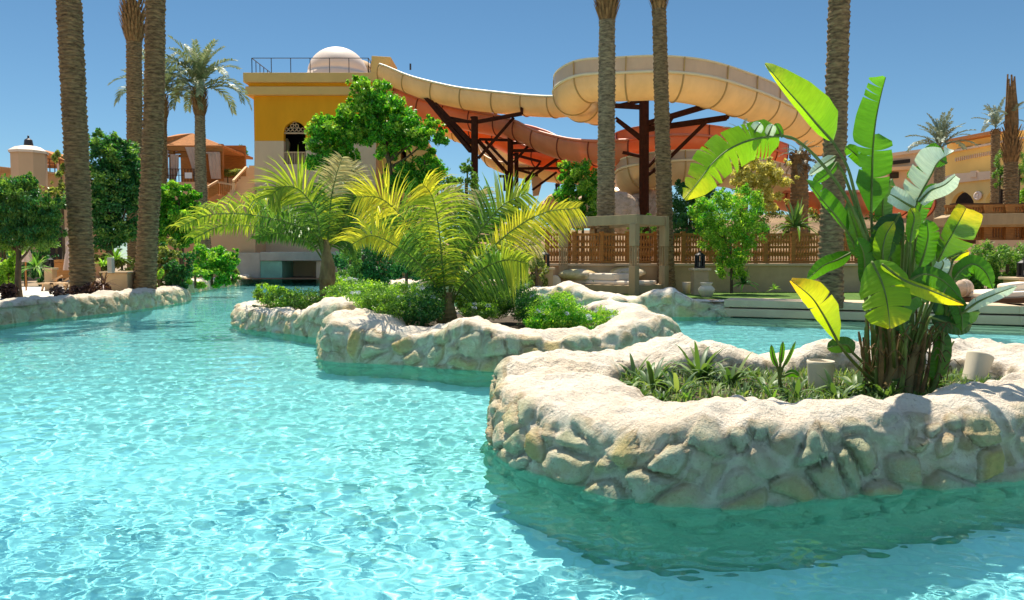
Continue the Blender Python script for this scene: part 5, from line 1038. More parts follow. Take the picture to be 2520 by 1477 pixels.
big_leaf([(2150, 420), (2128, 400), (2100, 375), (2080, 360)], 18, 18, 7.3, 7.25, LG, 2, .2, .2, None, 34); big_leaf([(2100, 870), (2085, 850), (2060, 850), (2035, 858)], 20, 20, 6.85, 6.8, LD, 0, .2, .2, pet((2180, 960, 7.1), (2140, 910, 7.0)), 35)
big_leaf([(2310, 800), (2318, 850), (2310, 900), (2296, 940)], 26, 24, 7.0, 6.95, LG, 0, .2, .2, pet((2230, 960, 7.1), (2290, 820, 7.0)), 36); big_leaf([(2345, 640), (2365, 625), (2386, 618)], 8, 12, 7.05, 7.0, LY, 0, .2, .2, pet((2300, 760, 7.05)), 37)
big_leaf([(2195, 800), (2215, 765), (2245, 735), (2290, 722)], 24, 30, 6.75, 6.7, LG, 1, .2, .25, pet((2205, 950, 7.1), (2198, 860, 6.9)), 60)
big_leaf([(2120, 700), (2128, 660), (2124, 620), (2108, 585)], 20, 26, 7.0, 6.95, LG, 1, .2, .2, pet((2190, 950, 7.15), (2150, 820, 7.05)), 61)
big_leaf([(2262, 660), (2276, 620), (2284, 580), (2280, 540)], 28, 30, 7.0, 6.95, LG, 2, .25, .15, pet((2212, 950, 7.15), (2245, 780, 7.05)), 62)
big_leaf([(2330, 720), (2352, 742), (2366, 775), (2368, 815)], 22, 24, 6.85, 6.8, LG, 1, .2, .2, pet((2225, 955, 7.1), (2290, 760, 7.0)), 63)
big_leaf([(2232, 830), (2222, 800), (2216, 770), (2222, 735)], 22, 22, 6.9, 6.9, LD, 1, .2, .2, pet((2205, 960, 7.1)), 64)
big_leaf([(2180, 560), (2172, 520), (2176, 480), (2196, 440)], 22, 26, 7.3, 7.25, LD, 2, .2, .2, pet((2200, 950, 7.25), (2190, 720, 7.3)), 65)
big_leaf([(2256, 560), (2262, 520), (2280, 480), (2306, 452)], 18, 26, 7.3, 7.25, LG, 2, .2, .2, pet((2210, 950, 7.25), (2240, 720, 7.3)), 66)
# stalks and dry sheaths
mb = MB(); mg = MB()
for k in range(44):
    x = rnd.uniform(2115, 2350); d = 7.15 + rnd.uniform(-.35, .35); xb = 2210 + (x - 2230) * .75; h = rnd.uniform(700, 880); (mb if rnd.random() < .62 else mg).tube(catmull([P(xb, 985, d), P((x + xb) / 2 + rnd.uniform(-6, 6), 900, d), P(x + rnd.uniform(-14, 14), h, d)], 10), [rnd.uniform(.014, .034) * (1 - .06 * i) for i in range(10)], 6)
for k in range(70):
    x = rnd.uniform(2120, 2340); d = 6.9 + rnd.uniform(-.25, .3); y = rnd.uniform(800, 960); L = rnd.uniform(20, 90); a = rnd.uniform(-2.6, -.5); mb.tube(catmull([P(x, y, d), P(x + L * .5 * math.cos(a), y + L * .5 * math.sin(a), d - .05), P(x + L * math.cos(a) * .9, y + L * .4 * math.sin(a) + 12, d - .08)], 6), [.006, .006, .005, .005, .004, .003], 4)
for k in range(8):
    x = 2150 + k * 21 + rnd.uniform(-6, 6); d = 7.05 + rnd.uniform(-.15, .2); h = rnd.uniform(790, 850); fm = MB(); fm.tube(catmull([P(2195 + (x - 2225) * .7, 985, d), P((x + 2205) / 2, 910, d), P(x + rnd.uniform(-6, 6), h, d)], 10), [.062, .058, .054, .05, .047, .043, .038, .032, .026, .018], 12); fm.build('sheathed_stem', M['palmboot'], BX, smooth=True)
mb.build('dry_stalks', M['drystem'], BX); mg.build('green_stalks', M['stem'], BX)

# ---- spiky lilies, grass, small shrubs of the planters
def rosette(name, label, cat, base, L, n, w, mat, group=None, up=(20, 80), droop=.9, seed=0, parent=None):
    rg = random.Random(seed); root = thing(name, label, cat, base, group) if parent is None else parent; mb = MB()
    for k in range(n):
        a = rg.random() * 6.28; e = R(rg.uniform(*up)); l = L * rg.uniform(.6, 1.1); p = Vector(base) + Vector((rg.uniform(-.05, .05), rg.uniform(-.05, .05), 0)) * L; d = Vector((math.cos(a) * math.cos(e), math.sin(a) * math.cos(e), math.sin(e))); s = d.cross(Vector((0, 0, 1))).normalized(); i = len(mb.V)
        for j, ww in enumerate((.5, .95, 1, .8, .5, .05)):
            q = p + d * l * j / 5 + Vector((0, 0, -droop * l * (j / 5) ** 2.2 * math.cos(e) * .6)); mb.V += [q - s * w * ww / 2, q + Vector((0, 0, -w * .18 * ww)), q + s * w * ww / 2]
        for j in range(5): x = i + j * 3; mb.face((x, x + 1, x + 4, x + 3)); mb.face((x + 1, x + 2, x + 5, x + 4))
    o = mb.build('leaves', mat, root, smooth=True); return root
sp = [((1600, 960), .42, 34, 'spiky lily nearest the left end of the near planter'), ((1665, 975), .34, 26, 'low spiky lily at the front edge of the near planter'), ((1720, 940), .52, 40, 'tallest spiky lily in the middle of the near planter'), ((1795, 955), .42, 32, 'spiky lily left of the leafy seedling'),
      ((1880, 968), .34, 26, 'spiky lily just left of the cream tube'), ((1960, 985), .28, 22, 'small spiky lily in front of the cream tube'), ((2110, 975), .40, 30, 'arching lily at the left foot of the big-leaved plant'), ((2270, 965), .38, 26, 'arching lily at the right foot of the big-leaved plant'), ((1560, 935), .28, 20, 'sparse spiky tuft in the left corner of the near planter bed'), ((2060, 990), .34, 34, 'low arching tuft between the cream tube and the stems'), ((2180, 992), .34, 34, 'low arching tuft in front of the dark stems')]
for i, ((x, y), L, n, lab) in enumerate(sp): rosette('spiky_lily', lab, 'plant', G(x, y, .38), L * 1.5, int(n * 1.3), .05, M['spike'], 'spiky lilies in the near planter', (5, 66), 1.25, seed=i + 3)
TL = ['low strappy tuft in the leftmost corner of the near planter bed', 'low strappy tuft on the front rim below the leftmost spiky lily', 'second low strappy tuft from the left along the front rim', 'third low strappy tuft from the left along the front rim', 'low strappy tuft on the front rim before the tallest spiky lily', 'low strappy tuft on the front rim left of the seedling', 'low strappy tuft at the foot of the seedling',
      'low strappy tuft left of the cream tube', 'low strappy tuft right of the cream tube', 'low strappy tuft at the rim in front of the dark stems', 'low strappy tuft between the dark stems and the tilted tube', 'low strappy tuft behind the bed, near the seedling', 'low strappy tuft by the inner rock behind the tallest spiky lily', 'low strappy tuft behind the two leftmost spiky lilies']
for i, (x, y) in enumerate(((1545, 955), (1575, 985), (1630, 995), (1690, 992), (1750, 985), (1830, 985), (1900, 990), (1985, 955), (2085, 985), (2245, 985), (2300, 960), (1850, 930), (1775, 915), (1650, 930))):
    rosette('strap_tuft', TL[i], 'plant', G(x, y, .38), .30, 26, .028, M['spike'] if i % 3 else M['leaf_mid'], 'low strappy tufts in the near planter bed', (15, 70), 1.3, seed=i + 90)
r_ = thing('seedling', 'young plant with upright broad leaves beside the cream tube', 'plant', G(1920, 955, .38))
for k, (mid, w) in enumerate((([(1914, 905), (1903, 880), (1898, 848)], 7), ([(1920, 898), (1924, 872), (1927, 840)], 7), ([(1926, 905), (1942, 878), (1958, 840)], 5), ([(1930, 925), (1950, 918), (1966, 926)], 9))):
    big_leaf(mid, w, w, 7.1, 7.05, LG, 0, .3, .3, [(1920, 955, 7.15), (1919, 930, 7.12)], 50 + k, parent=r_)
mb = MB()
for k in range(9000):
    x = rnd.uniform(1.15, 5.2); y = rnd.uniform(6.25, 8.4); z = .36 + .05; 
    if rnd.random() > (.9 if x > 2.6 else .5): continue
    h = rnd.uniform(.04, .15); a = rnd.random() * 6.28; ln = rnd.uniform(.02, .12); s = Vector((math.cos(a + 1.57), math.sin(a + 1.57), 0)) * .006; p = Vector((x, y, z - .04)); e = p + Vector((math.cos(a) * ln, math.sin(a) * ln, h)); m_ = p.lerp(e, .5) + Vector((0, 0, h * .15)); i = len(mb.V)
    mb.V += [p - s, p + s, m_ + s, m_ - s, e]; mb.face((i, i + 1, i + 2, i + 3)); mb.face((i + 3, i + 2, i + 4))
tag(mb.build('grass', M['spike']), 'thin grass and ground cover on the near planter bed', 'grass', kind='stuff')
mb = MB()
for k in range(2600):
    p = Vector((rnd.uniform(1.2, 5.2), rnd.uniform(6.25, 8.4), .40 + rnd.uniform(0, .02))); a = rnd.random() * 6.28; L = rnd.uniform(.03, .16); d = Vector((math.cos(a), math.sin(a), rnd.uniform(-.1, .25))) * L; s = Vector((-math.sin(a), math.cos(a), 0)) * rnd.uniform(.003, .012); mb.quad(p - s, p + s, p + d + s * .4, p + d - s * .4)
tag(mb.build('leaf_litter', M['deadfrond']), 'dry straw and fallen leaf litter on the near planter bed', 'leaf litter', kind='stuff')
def flowering(label, blobs, size, n, mat, nfl=0, group='flowering shrubs in the middle planters', mat2='leaf_lime', aspect=.4):
    B = [blob(b[0], b[1] - b[4] * .12, b[2], b[3] * 1.18, b[4] * 1.15) for b in blobs]; root = thing('flowering_shrub' if nfl else 'low_shrub', label, 'shrub', (B[0][0].x, B[0][0].y, .4), group); leafmesh('foliage', root, B, size, n, M[mat], clump=40, aspect=aspect)
    leafmesh('bright_shoots', root, [(b[0] + Vector((0, 0, b[3] * .2)), b[1], b[2], b[3]) for b in B], size, int(n * .35), M[mat2], clump=40, aspect=aspect, fill=.7)
    if nfl:
        V = []; K = nfl
        for b in B:
            for k in range(K // len(B)):
                a = rnd.random() * 6.28; e = rnd.uniform(.1, 1.4); c = b[0] + Vector((math.cos(a) * math.cos(e) * b[1], math.sin(a) * math.cos(e) * b[2], math.sin(e) * b[3])) * 1.05; V.append((c, size * 1.1, size * 1.1, size * .8))
        o = leafmesh('flowers', root, V, size * .6, K * 22, M['petal'], aspect=.8); o['kind'] = 'stuff'
flowering('pale-flowered shrub filling the left part of the middle planter', [(935, 745, 13.6, 52, 32), (975, 770, 13.3, 46, 30), (900, 725, 15, 44, 22), (1000, 735, 14.5, 40, 26)], .045, 15000, 'leaf_mid', 14)
flowering('darker shrub left of the yellow-green palm trunk', [(1035, 768, 13.3, 46, 34), (1060, 742, 14, 36, 30)], .045, 8000, 'leaf_dark', 6, mat2='leaf_mid')
flowering('pale-flowered shrub right of the yellow-green palm trunk', [(1165, 742, 14.5, 40, 30), (1215, 748, 14.5, 44, 34), (1180, 770, 13.6, 40, 18)], .045, 10000, 'leaf_mid', 12)
flowering('dark leafy shrub near the right side of the palm, behind the lime one', [(1275, 745, 14.6, 40, 36), (1300, 765, 14, 30, 30)], .045, 7000, 'leaf_dark', 5, mat2='leaf_mid')
flowering('bright lime shrub at the right end of the middle planter', [(1370, 785, 13.4, 62, 38), (1335, 800, 13, 38, 26), (1440, 798, 13.2, 44, 22), (1385, 758, 14, 26, 26)], .045, 13000, 'leaf_bright', 10)
flowering('wispy pale-flowered sprigs hanging over the far rim of the middle planter', [(1480, 785, 14.5, 40, 20), (1530, 790, 14.3, 26, 12)], .045, 2200, 'leaf_lime', 10)
flowering('green shrubs filling the low planter under the bottle-trunked palm', [(690, 742, 19, 36, 24), (740, 746, 18.3, 50, 24), (650, 725, 20.5, 22, 18), (840, 730, 17.4, 36, 22)], .06, 9000, 'leaf_mid', 0)
flowering('feathery yellow-green sprigs rising at the tip of the low planter', [(668, 718, 20.5, 30, 12)], .09, 400, 'leaf_lime', 0)
flowering('grey-flowered shrub behind the low planter, beside the bottle-shaped trunk', [(870, 712, 20.5, 34, 20), (845, 700, 22, 20, 16)], .06, 3000, 'leaf_mid', 10)
# agaves / small plants of the banks
for i, (x, y, d, L, n, mt, lab) in enumerate(((285, 640, 30, .8, 30, 'leaf_lime', 'bright agave rosette behind the square planter box'), (255, 655, 29, .6, 24, 'leaf_lime', 'yellow-green agave left of the square planter box'), (88, 660, 26, .8, 36, 'leaf_mid', 'fan-leaved plant by the lantern pedestal on the left'), (1740, 718, 27, .4, 18, 'leaf_mid', 'small succulent in the cream urn'),
      (1830, 700, 26.6, .75, 34, 'leaf_dark', 'dark agave against the plaster wall behind the urn'), (1470, 520, 38, .9, 24, 'leaf_mid', 'upright strap-leaved plant above the gazebo roof, left of the palm'), (1960, 560, 27, 1.2, 50, 'spike', 'cordyline with hanging straps before the fence'), (1905, 712, 26.5, .35, 16, 'leaf_lime', 'tiny lime tuft on the lawn by the wall'), (1455, 690, 27.5, .5, 18, 'leaf_mid', 'leafy plant behind the daybed mattress'), (255, 700, 26, .6, 28, 'leaf_red', 'dark bronze plant at the right foot of the leftmost palm'))):
    rosette('agave' if 'agave' in lab else 'garden_plant', lab, 'plant', P(x, y, d), L, n, L * .09, M[mt], 'garden rosettes along the banks', (5, 80), seed=i + 40)
for i, (x, y, d) in enumerate(((20, 720, 23.5), (145, 725, 22.8), (-30, 725, 23))): tree('small_shrub', ('maroon-leaved low plant at the left edge', 'wiry dark-leaved plant standing against the white sand', 'maroon low plant just inside the left edge')[i], 'shrub', [(x, y - 8, d, 22, 14)], .12, 260 if i else 900, M['leaf_red'], kw=dict(aspect=.5))
tree('small_shrub', 'dark root mound round the foot of the leftmost palm', 'shrub', [(190, 722, 24.6, 22, 18), (225, 712, 24.6, 24, 16)], .09, 3500, M['leaf_red'])
tree('small_shrub', 'brownish shrub between the leftmost palm and the planter box', 'shrub', [(250, 712, 26, 22, 16)], .12, 1200, M['leaf_red'])

# ================================================================== GARDEN STRUCTURES AND FURNITURE
# low plaster wall and turned-wood fence
WD = 28.2
mb = MB(); pxp(mb, [(1335, 655), (2420, 655), (2420, 740), (1335, 740)], WD, (0, .35, 0)); w_ = thing('low_wall', 'long plaster wall carrying the turned-wood fence', 'wall', P(1900, 722, WD))
mb.build('wall', M['wallstone'], w_); mb = MB(); pxp(mb, [(1333, 649), (2424, 649), (2424, 655), (1333, 655)], WD - .08, (0, .5, 0)); mb.build('coping', M['coping'], w_, bevel=.02)
fx = [1345, 1412, 1480, 1545, 1612, 1680, 1747, 1815, 1882, 1950, 2018, 2085, 2150]
fd = WD + .15; zt_, zb_ = Z(574, fd), Z(648, fd)
turn = [(.022, 0), (.04, .06), (.022, .1), (.035, .2), (.05, .32), (.03, .42), (.022, .5), (.04, .56), (.022, .62), (.045, .75), (.03, .88), (.022, .96), (.035, 1.0)]
first = None
hh = zt_ - zb_ - .2
bal = MB(); N_ = 9; x0_, x1_ = 0.08, (fx[1] - fx[0]) * fd / F - .12
for k in range(N_): bal.lathe((x0_ + (x1_ - x0_) * k / (N_ - 1), 0, .1), [(r * 1.15, z * hh) for r, z in turn], 7)
for k in range(N_ - 1):
    cx_ = x0_ + (x1_ - x0_) * (k + .5) / (N_ - 1)
    for zz in (.25, .55, .8): bal.lathe((cx_, 0, .1 + zz * hh - .03), [(.0, -.04), (.035, 0), (0, .06)], 5)
pos = MB(); pos.box((0, 0, (zt_ - zb_) / 2), (.13, .13, zt_ - zb_)); pos.box((0, 0, zt_ - zb_ + .03), (.17, .17, .06))
ral = MB(); W_ = (fx[1] - fx[0]) * fd / F; ral.box((W_ / 2, 0, zt_ - zb_ - .05), (W_ - .14, .09, .09)); ral.box((W_ / 2, 0, .05), (W_ - .14, .09, .09)); ral.box((W_ / 2, 0, (zt_ - zb_) * .56), (W_ - .14, .05, .04))
src = None
fl_ = ['left of the gazebo, the first from the left', 'seen through the gazebo, next to its left post', 'left of the grey palm inside the gazebo', 'right of the grey palm inside the gazebo', 'behind the front post of the gazebo', 'beside the slender palm', 'behind the black lantern', 'behind the light green bush', 'right of the light green bush', 'below the cordyline straps', 'just left of the grey palm behind the big leaves', 'just right of the grey palm behind the big leaves']
for i in range(len(fx) - 1):
    loc = P(fx[i], 648, fd); r_ = thing('fence_panel', 'turned-wood fence panel ' + fl_[i], 'fence', loc, 'turned-wood fence panels on the plaster wall')
    if src is None:
        L = origin(r_); kids = []
        for nm, b_ in (('baluster_screen', bal), ('post', pos), ('rail', ral)):
            me = bpy.data.meshes.new(nm); me.from_pydata([tuple(v) for v in b_.V], [], b_.F); me.materials.append(M['wood']); kids.append(link(bpy.data.objects.new(nm, me), r_))
        src = kids
    else:
        for k in src: c_ = k.copy(); sc.collection.objects.link(c_); c_.parent = r_
# gazebo with daybed
gz = thing('daybed_gazebo', 'square taupe daybed gazebo on slender slatted posts', 'gazebo', (3.2, 27.4, BED))
cF, cL, cR = Vector((4.24, 25.7, 0)), Vector((1.94, 28.0, 0)), Vector((5.54, 27.0, 0)); cB = cL + cR - cF
zr = Z(528, 25.7); zrl = Z(552, 25.7)
un = (cL - cF).normalized(); vn = (cR - cF).normalized(); ang = math.atan2(un.y, un.x); lu = (cL - cF).length; lv = (cR - cF).length; mid = (cF + cB) / 2
# make the plan a true rectangle
vn = Vector((-un.y, un.x, 0)); vn = vn if vn.dot(cR - cF) > 0 else -vn; cR = cF + vn * lv; cB = cL + vn * lv; mid = (cF + cB) / 2
def obx(mb, c, su, sv, z0, z1): mb.box((c.x, c.y, (z0 + z1) / 2), (su, sv, z1 - z0), ang)
mb = MB()
for p, q, s in ((cF, cL, 1), (cR, cB, 1)): obx(mb, (p + q) / 2, lu + .3, .16, zrl, zr)
for p, q in ((cF, cR), (cL, cB)): obx(mb, (p + q) / 2, .16, lv - .16 - .003, zrl + .002, zr - .002)
for k in range(1, 7): c = cF.lerp(cL, k / 7) + vn * lv / 2; obx(mb, c, .05, lv - .2, zrl + .08, zr - .03)
mb.build('roof_frame', M['greywood'], gz, bevel=.01)
for nm, c in (('front', cF), ('left', cL), ('right', cR), ('rear', cB)):
    mb = MB(); H_ = zrl - BED; obx(mb, c, .26, .26, BED, BED + H_ * .42); obx(mb, c, .26, .26, BED + H_ * .70, zrl - .002)
    for du in (-.1, 0, .1):
        for dv in (-.1, 0, .1):
            if du or dv: obx(mb, c + un * du + vn * dv, .035, .035, BED + H_ * .42, BED + H_ * .70)
    mb.build('post', M['greywood'], gz, bevel=.008)
mb = MB(); obx(mb, mid, lu + .1, lv + .1, BED + .05, BED + .36); mb.build('bed_base', M['greywood'], gz, bevel=.02)
mb = MB(); obx(mb, mid, lu - .35, lv - .35, BED + .36, BED + .50); mb.build('mattress', M['cushion'], gz, bevel=.05)
mb = MB(); c = mid + un * .45 + vn * .0; obx(mb, c, 2.1, 1.4, BED + .5, BED + .76); o = mb.build('folded_mattress', M['cushion'], None, bevel=.05); tag(o, 'thick cream folded mattress lying on the gazebo daybed', 'mattress')
mb = MB(); a = P(1366, 693, 28); mb.tube([a + Vector((-.05, -.4, 0)), a + Vector((.05, .4, 0))], .24, 20); tag(mb.build('bolster', M['cushion'], None, smooth=False, bevel=.03), 'round cream bolster sticking out at the left post of the gazebo', 'bolster')
# lanterns on pedestals
def lantern(label, px, py, d, hpx, ped, plab):
    k = d / F; base = P(px, py, d); h = hpx * k; r = h * .28; root = thing('lantern', label, 'lantern', base, 'black garden lanterns'); mb = MB()
    mb.lathe(base, [(0, 0), (r * 1.15, 0), (r * 1.15, h * .08), (r * .9, h * .1)], 8); mb.lathe(base, [(r * 1.1, h * .72), (r * 1.1, h * .76), (r * .55, h * .88), (r * .3, h * .9), (r * .3, h * .95), (0, h)], 8)
    for j in range(8): a = j / 8 * 6.283; q = base + Vector((math.cos(a) * r * .92, math.sin(a) * r * .92, 0)); mb.bar(q + Vector((0, 0, h * .08)), q + Vector((0, 0, h * .74)), r * .3)
    mb.tube([base + Vector((r * .22 * math.cos(a), 0, h + r * .22 + r * .22 * math.sin(a))) for a in [j / 8 * 6.283 for j in range(9)]], r * .05, 5); mb.build('frame', M['black'], root)
    mb = MB(); mb.lathe(base, [(0, h * .1), (r * .2, h * .1), (r * .2, h * .35), (0, h * .36)], 8); mb.build('candle', M['cushion'], root)
    w, hp = ped; pr = thing('pedestal', plab, 'pedestal', (base.x, base.y, BED), 'stone pedestals under the lanterns'); ww = w * k
    mb = MB(); z1 = base.z; mb.box((base.x, base.y, (BED + z1 - .08) / 2), (ww, ww, z1 - .08 - BED)); mb.build('shaft', M['wallstone'], pr, bevel=.02); mb = MB(); mb.box((base.x, base.y, z1 - .043), (ww * 1.25, ww * 1.25, .08)); mb.build('top_slab', M['coping'], pr, bevel=.01)
lantern('black lantern in front of the fence, right of the slender palm', 1722, 660, 26.2, 42, (36, 60), 'stone pedestal under the lantern right of the slender palm')
lantern('black lantern left of the gazebo among shrubs', 1340, 658, 27.5, 42, (40, 60), 'square pedestal under the lantern left of the gazebo')
lantern('black lantern at the right edge before the hedge', 2518, 682, 23, 46, (60, 50), 'pedestal under the lantern at the right edge')
lantern('small dark lantern on the left bank by the wooden bar', 124, 659, 30, 26, (20, 40), 'terracotta coloured pedestal by the wooden bar')
# urn, pots
def lathe_thing(name, label, cat, base, prof, mat, group=None, seg=24, inner=True, tilt=None):
    mb = MB(); mb.lathe(base, prof, seg); o = mb.build(name, mat, None, smooth=True); return tag(o, label, cat, group)
b_ = P(1738, 740, 24.3); b_.z = BED + .02
lathe_thing('urn', 'squat cream urn with a plant on the lawn edge', 'urn', b_, [(0, 0), (.12, 0), (.16, .03), (.26, .2), (.27, .28), (.2, .36), (.15, .4), (.2, .46), (.2, .49), (.17, .49), (.13, .4), (.14, .35), (0, .3)], M['pot'])
for x, y, d, s, lab in ((1689, 722, 27, 1, 'small white pot standing by the foot of the slender palm'), (1628, 705, 27.3, .85, 'low cream pot behind the right gazebo post'), (1715, 724, 27, .4, 'tiny cream stone cap beside the lantern pedestal')):
    q = P(x, y, d); q.z = BED + .02; lathe_thing('pot', lab, 'pot', q, [(0, 0), (.12 * s, 0), (.15 * s, .3 * s), (.16 * s, .42 * s), (.13 * s, .42 * s), (.12 * s, .3 * s), (0, .28 * s)], M['pot'], 'cream pots behind the lawn')
q = G(2018, 968, .36)
lathe_thing('light_tube', 'open-topped cream tube standing among the spiky lilies', 'tube', q, [(.108, 0), (.115, .12), (.13, .3), (.132, .33), (.12, .333), (.117, .3), (.10, .1), (0, .1)], M['pot'], 'cream light tubes in the near planter', 40)
mb = MB(); q = P(2402, 912, 7.9); rt = Matrix.Rotation(R(22), 3, 'Y') @ Matrix.Rotation(R(-12), 3, 'X')
mb.lathe((0, 0, 0), [(.11, -.14), (.115, 0), (.13, .16), (.132, .18), (.12, .182), (.11, .15), (.1, -.05), (0, -.05)], 36); mb.V = [q + rt @ Vector(v) for v in mb.V]
tag(mb.build('light_tube', M['pot'], None, smooth=True), 'tilted cream tube leaning right of the big-leaved plant', 'tube', 'cream light tubes in the near planter')
# square planter box on the left bank
r_ = thing('planter_box', 'square plastered planter box with one corner post between the two big left palms', 'planter', P(285, 715, 27.5)); k_ = 27.5 / F
mb = MB(); q = P(285, 715, 27.5); zt2 = Z(672, 27.5); mb.box((q.x, q.y + .4, (BED + zt2) / 2), (62 * k_, .9, zt2 - BED)); mb.build('box', M['wallstone'], r_, bevel=.03)
mb = MB(); mb.box((q.x, q.y + .4, zt2 + .03), (70 * k_, 1.05, .06)); mb.build('rim', M['coping'], r_); mb = MB(); mb.box((P(284, 660, 27.3).x, 27.0, (Z(634, 27) + Z(672, 27)) / 2), (.17, .2, Z(634, 27) - Z(672, 27))); mb.build('corner_post', M['concrete'], r_, bevel=.02)
# closed parasols, bar, loungers on the left
def parasol(label, px, ytop, ybot, d):
    t_, b_ = P(px, ytop, d), P(px, ybot, d); root = thing('closed_parasol', label, 'parasol', (b_.x, b_.y, BED), 'closed parasols on the left terrace'); mb = MB(); mb.tube([Vector((b_.x, b_.y, BED)), t_ + Vector((0, 0, .1))], .03, 8); mb.build('pole', M['wood'], root)
    mb = MB(); h = t_.z - b_.z; prof = [(.02, h), (.10, h * .9), (.13, h * .82), (.07, h * .78), (.15, h * .5), (.2, h * .15), (.22, 0)]; seg = 16; i0 = 0
    for r, z in prof:
        for j in range(seg): a = 2 * math.pi * j / seg; rr = r * (1 + .3 * (j % 2)); mb.V.append(Vector((b_.x + rr * math.cos(a), b_.y + rr * math.sin(a), b_.z + z)))
    for k in range(len(prof) - 1):
        for j in range(seg): a = k * seg + j; b2 = k * seg + (j + 1) % seg; mb.face((a, b2, b2 + seg, a + seg))
    mb.build('canopy', M['curtain'], root)
parasol('closed cream parasol behind the crooked trunk', 62, 590, 645, 30); parasol('closed cream parasol just left of the leftmost palm trunk', 174, 590, 665, 31)
mb = MB(); pxp(mb, [(128, 648), (185, 643), (185, 684), (130, 686)], 33, (0, 1.2, 0)); pxp(mb, [(120, 640), (186, 637), (186, 643), (120, 647)], 32.8, (0, 1.6, 0)); tag(mb.build('bar_counter', M['wood']), 'orange-brown wooden bar counter behind the lounger frames', 'counter')
for i, (x, lab) in enumerate(((148, 'wooden lounger frame nearer the lantern pedestal'), (176, 'wooden lounger frame nearer the leftmost palm'))):
    r_ = thing('sun_lounger', lab, 'sun lounger', P(x, 694, 30), 'wooden sun loungers on the left terrace'); q = P(x, 690, 30); q.z = BED; mb = MB(); mb.box((q.x, q.y, BED + .32), (.6, 1.9, .06)); mb.bar(q + Vector((-.28, -.2, .34)), q + Vector((.2, -.2, .62)), .06); mb.build('frame', M['tanlight'], r_)
    for sx in (-.25, .25):
        for sy in (-.8, .8): mb = MB(); mb.bar(q + Vector((sx, sy, 0)), q + Vector((sx * .7, sy, .3)), .06); mb.build('leg', M['tanlight'], r_)
# low timber bench behind the middle planter
mb = MB(); pxp(mb, [(1028, 702), (1240, 702), (1240, 712), (1028, 712)], 27, (0, 1.6, 0)); pxp(mb, [(1040, 714), (1230, 714), (1230, 728), (1040, 728)], 27.2, (0, 1.2, 0)); tag(mb.build('timber_deck', M['greywood']), 'low timber sitting deck behind the feather palm trunk', 'deck')
mb = MB(); pxp(mb, [(1030, 690), (1240, 690), (1240, 700), (1030, 700)], 27.6, (0, 1.0, 0)); tag(mb.build('seat_cushion', M['cushion'], None, bevel=.03), 'long cream seat cushion on the low timber deck', 'cushion')
# daybed at the right edge
r_ = thing('daybed', 'brown low daybed at the right edge beside the pool steps', 'daybed', P(2500, 750, 20.5)); mb = MB(); pxp(mb, [(2425, 736), (2640, 728), (2640, 752), (2425, 752)], 20.5, (0, 1.8, 0)); mb.build('base', M['darkwood'], r_, bevel=.02)
mb = MB(); pxp(mb, [(2428, 722), (2640, 712), (2640, 727.5), (2428, 735.5)], 20.6, (0, 1.7, 0)); mb.build('mattress', M['cushion'], r_, bevel=.04)
# towel-like roll
mb = MB(); pxp(mb, [(2480, 700), (2530, 694), (2560, 700), (2560, 712), (2480, 718)], 21, (0, .5, 0)); tag(mb.build('pillow', M['cushion'], None, bevel=.06), 'cream pillow on the right-hand daybed', 'pillow')
# rocks
def boulder(label, px, py, d, rx, rz, seed, mat='pinkrock', sub=5, group='pink boulders by the slides'):
    import bmesh
    bm = bmesh.new(); bmesh.ops.create_icosphere(bm, subdivisions=sub, radius=1); k = d / F; cen = P(px, py, d); sx, sy, sz = rx * k, rx * k * .8, rz * k; col = []
    for v in bm.verts:
        p = v.co.copy(); q = Vector((p.x * sx, p.y * sy, p.z * sz)); n_ = noise.hetero_terrain(q * .8 + Vector((seed, 0, 0)), 1, 2, 4, .5); dd, pt = noise.voronoi(q * .9 + Vector((seed, 3, 1))); v.co = cen + q * (1 + .22 * noise.noise(q * .6 + Vector((seed * 3, 0, 0))) + .14 * (dd[1] - dd[0]) + .05 * noise.fractal(q * 3, 1, 2, 3)); col.append((min(1, (dd[1] - dd[0]) * 3), (math.sin(pt[0].x * 91 + pt[0].y * 37) * 999) % 1, 0, 1))
    me = bpy.data.meshes.new('boulder'); bm.to_mesh(me); bm.free(); me.materials.append(M[mat]); o = link(bpy.data.objects.new('boulder', me)); at = me.color_attributes.new('rk', 'FLOAT_COLOR', 'POINT'); at.data.foreach_set('color', np.array(col, dtype=np.float32).ravel())
    return tag(o, label, 'boulder', group)
boulder('big pink-white boulder behind the tall brown column', 1590, 530, 44.8 + 1.5, 62, 60, 1); boulder('pale jagged boulder left of the tall brown column, above the gazebo roof', 1535, 520, 44, 50, 48, 2); boulder('smooth pinkish boulder right of the column, above the gazebo', 1625, 560, 45.5, 40, 50, 3)
boulder('brown earth hump beneath the standing person', 1395, 512, 60, 62, 34, 4, 'pinkrock', 4, None); boulder('pink rock glimpsed behind the stems of the big-leaved plant', 2240, 660, 24, 30, 34, 5); boulder('pale rock right of the big-leaved plant near the daybed', 2372, 708, 21.5, 22, 22, 6)
for i, (x, y, lab) in enumerate(((1420, 676, 'white plastered rock lump on the wall, left of the gazebo palm'), (1540, 672, 'white rock lump on the wall, right of the gazebo palm'))): boulder(lab, x, y, 27.9, 44, 14, 7 + i, 'rock', 4, 'white rock lumps on the plaster wall')
boulder('rough knob of stone on the near rim of the lowest planter', 1110, 690, 28, 5, 5, 11, 'rock', 3, None)
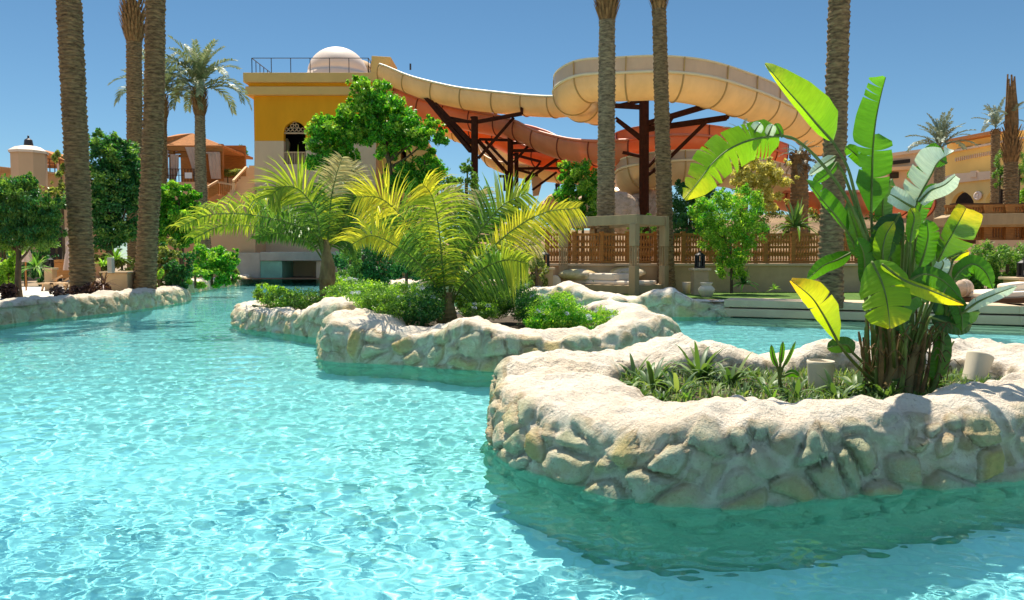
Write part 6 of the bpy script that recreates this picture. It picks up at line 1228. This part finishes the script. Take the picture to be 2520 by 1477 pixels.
# the person on the rise
def skinned(name, parent, nodes, edges, mat, lv=2):
    me = bpy.data.meshes.new(name); me.from_pydata([n[0] for n in nodes], edges, []); o = link(bpy.data.objects.new(name, me), parent); md = o.modifiers.new('s', 'SKIN')
    for v, n in zip(me.skin_vertices[0].data, nodes): v.radius = (n[1], n[1] * (n[2] if len(n) > 2 else 1))
    me.skin_vertices[0].data[0].use_root = True; s = o.modifiers.new('u', 'SUBSURF'); s.levels = lv; s.render_levels = lv; me.materials.append(mat); return o
M['skin'] = simple('skin', (.30, .15, .08), .6, .05, 3, 0); M['orangecloth'] = simple('orange_brown_cloth', (.38, .13, .03), .9, .1, 3, 0); M['darkcloth'] = simple('dark_cloth', (.02, .02, .03), .9, .1, 3, 0); M['hair'] = simple('dark_hair', (.02, .014, .01), .7, .1, 9, 0)
q = P(1372, 482, 60); pr = thing('person', 'standing person in an orange-brown top and dark trousers on the rise beneath the slides', 'person', q); pr.rotation_euler = (0, 0, .5)
nodes = [((0, 0, .92), .13, .8), ((0, 0, 1.12), .12, .75), ((0, 0, 1.35), .15, .7), ((0, 0, 1.46), .06), ((0, -.01, 1.54), .055), ((0, -.02, 1.62), .085), ((0, -.02, 1.70), .08),
         ((.18, 0, 1.38), .055), ((.30, .02, 1.14), .042), ((.20, -.10, .98), .032), ((.16, -.13, .95), .03), ((-.18, 0, 1.38), .055), ((-.30, .02, 1.14), .042), ((-.20, -.10, .98), .032), ((-.16, -.13, .95), .03),
         ((.10, 0, .84), .095), ((.12, -.02, .48), .06), ((.13, .02, .10), .04), ((.14, -.12, .04), .035), ((-.10, 0, .84), .095), ((-.13, .0, .48), .06), ((-.15, .03, .10), .04), ((-.16, -.11, .04), .035)]
edges = [(0, 1), (1, 2), (2, 3), (3, 4), (4, 5), (5, 6), (2, 7), (7, 8), (8, 9), (9, 10), (2, 11), (11, 12), (12, 13), (13, 14), (0, 15), (15, 16), (16, 17), (17, 18), (0, 19), (19, 20), (20, 21), (21, 22)]
skinned('body', pr, nodes, edges, M['skin'])
gsh = lambda ids, s: [(nodes[i][0], nodes[i][1] * s, nodes[i][2] if len(nodes[i]) > 2 else 1) for i in ids]
skinned('shirt', pr, gsh([1, 2, 7, 11], 1.14) + [((.235, .01, 1.27), .062), ((-.235, .01, 1.27), .062), ((0, 0, .98), .145, .8)], [(0, 1), (1, 2), (1, 3), (2, 4), (3, 5), (0, 6)], M['orangecloth'])
skinned('trousers', pr, gsh([0, 15, 16, 17, 19, 20, 21], 1.18), [(0, 1), (1, 2), (2, 3), (0, 4), (4, 5), (5, 6)], M['darkcloth'])
mb = MB(); mb.lathe((0, .0, 1.66), [(.1, -.1), (.115, 0), (.11, .07), (.07, .12), (0, .135)], 12); o = mb.build('hair', M['hair'], None, smooth=True); o.parent = pr
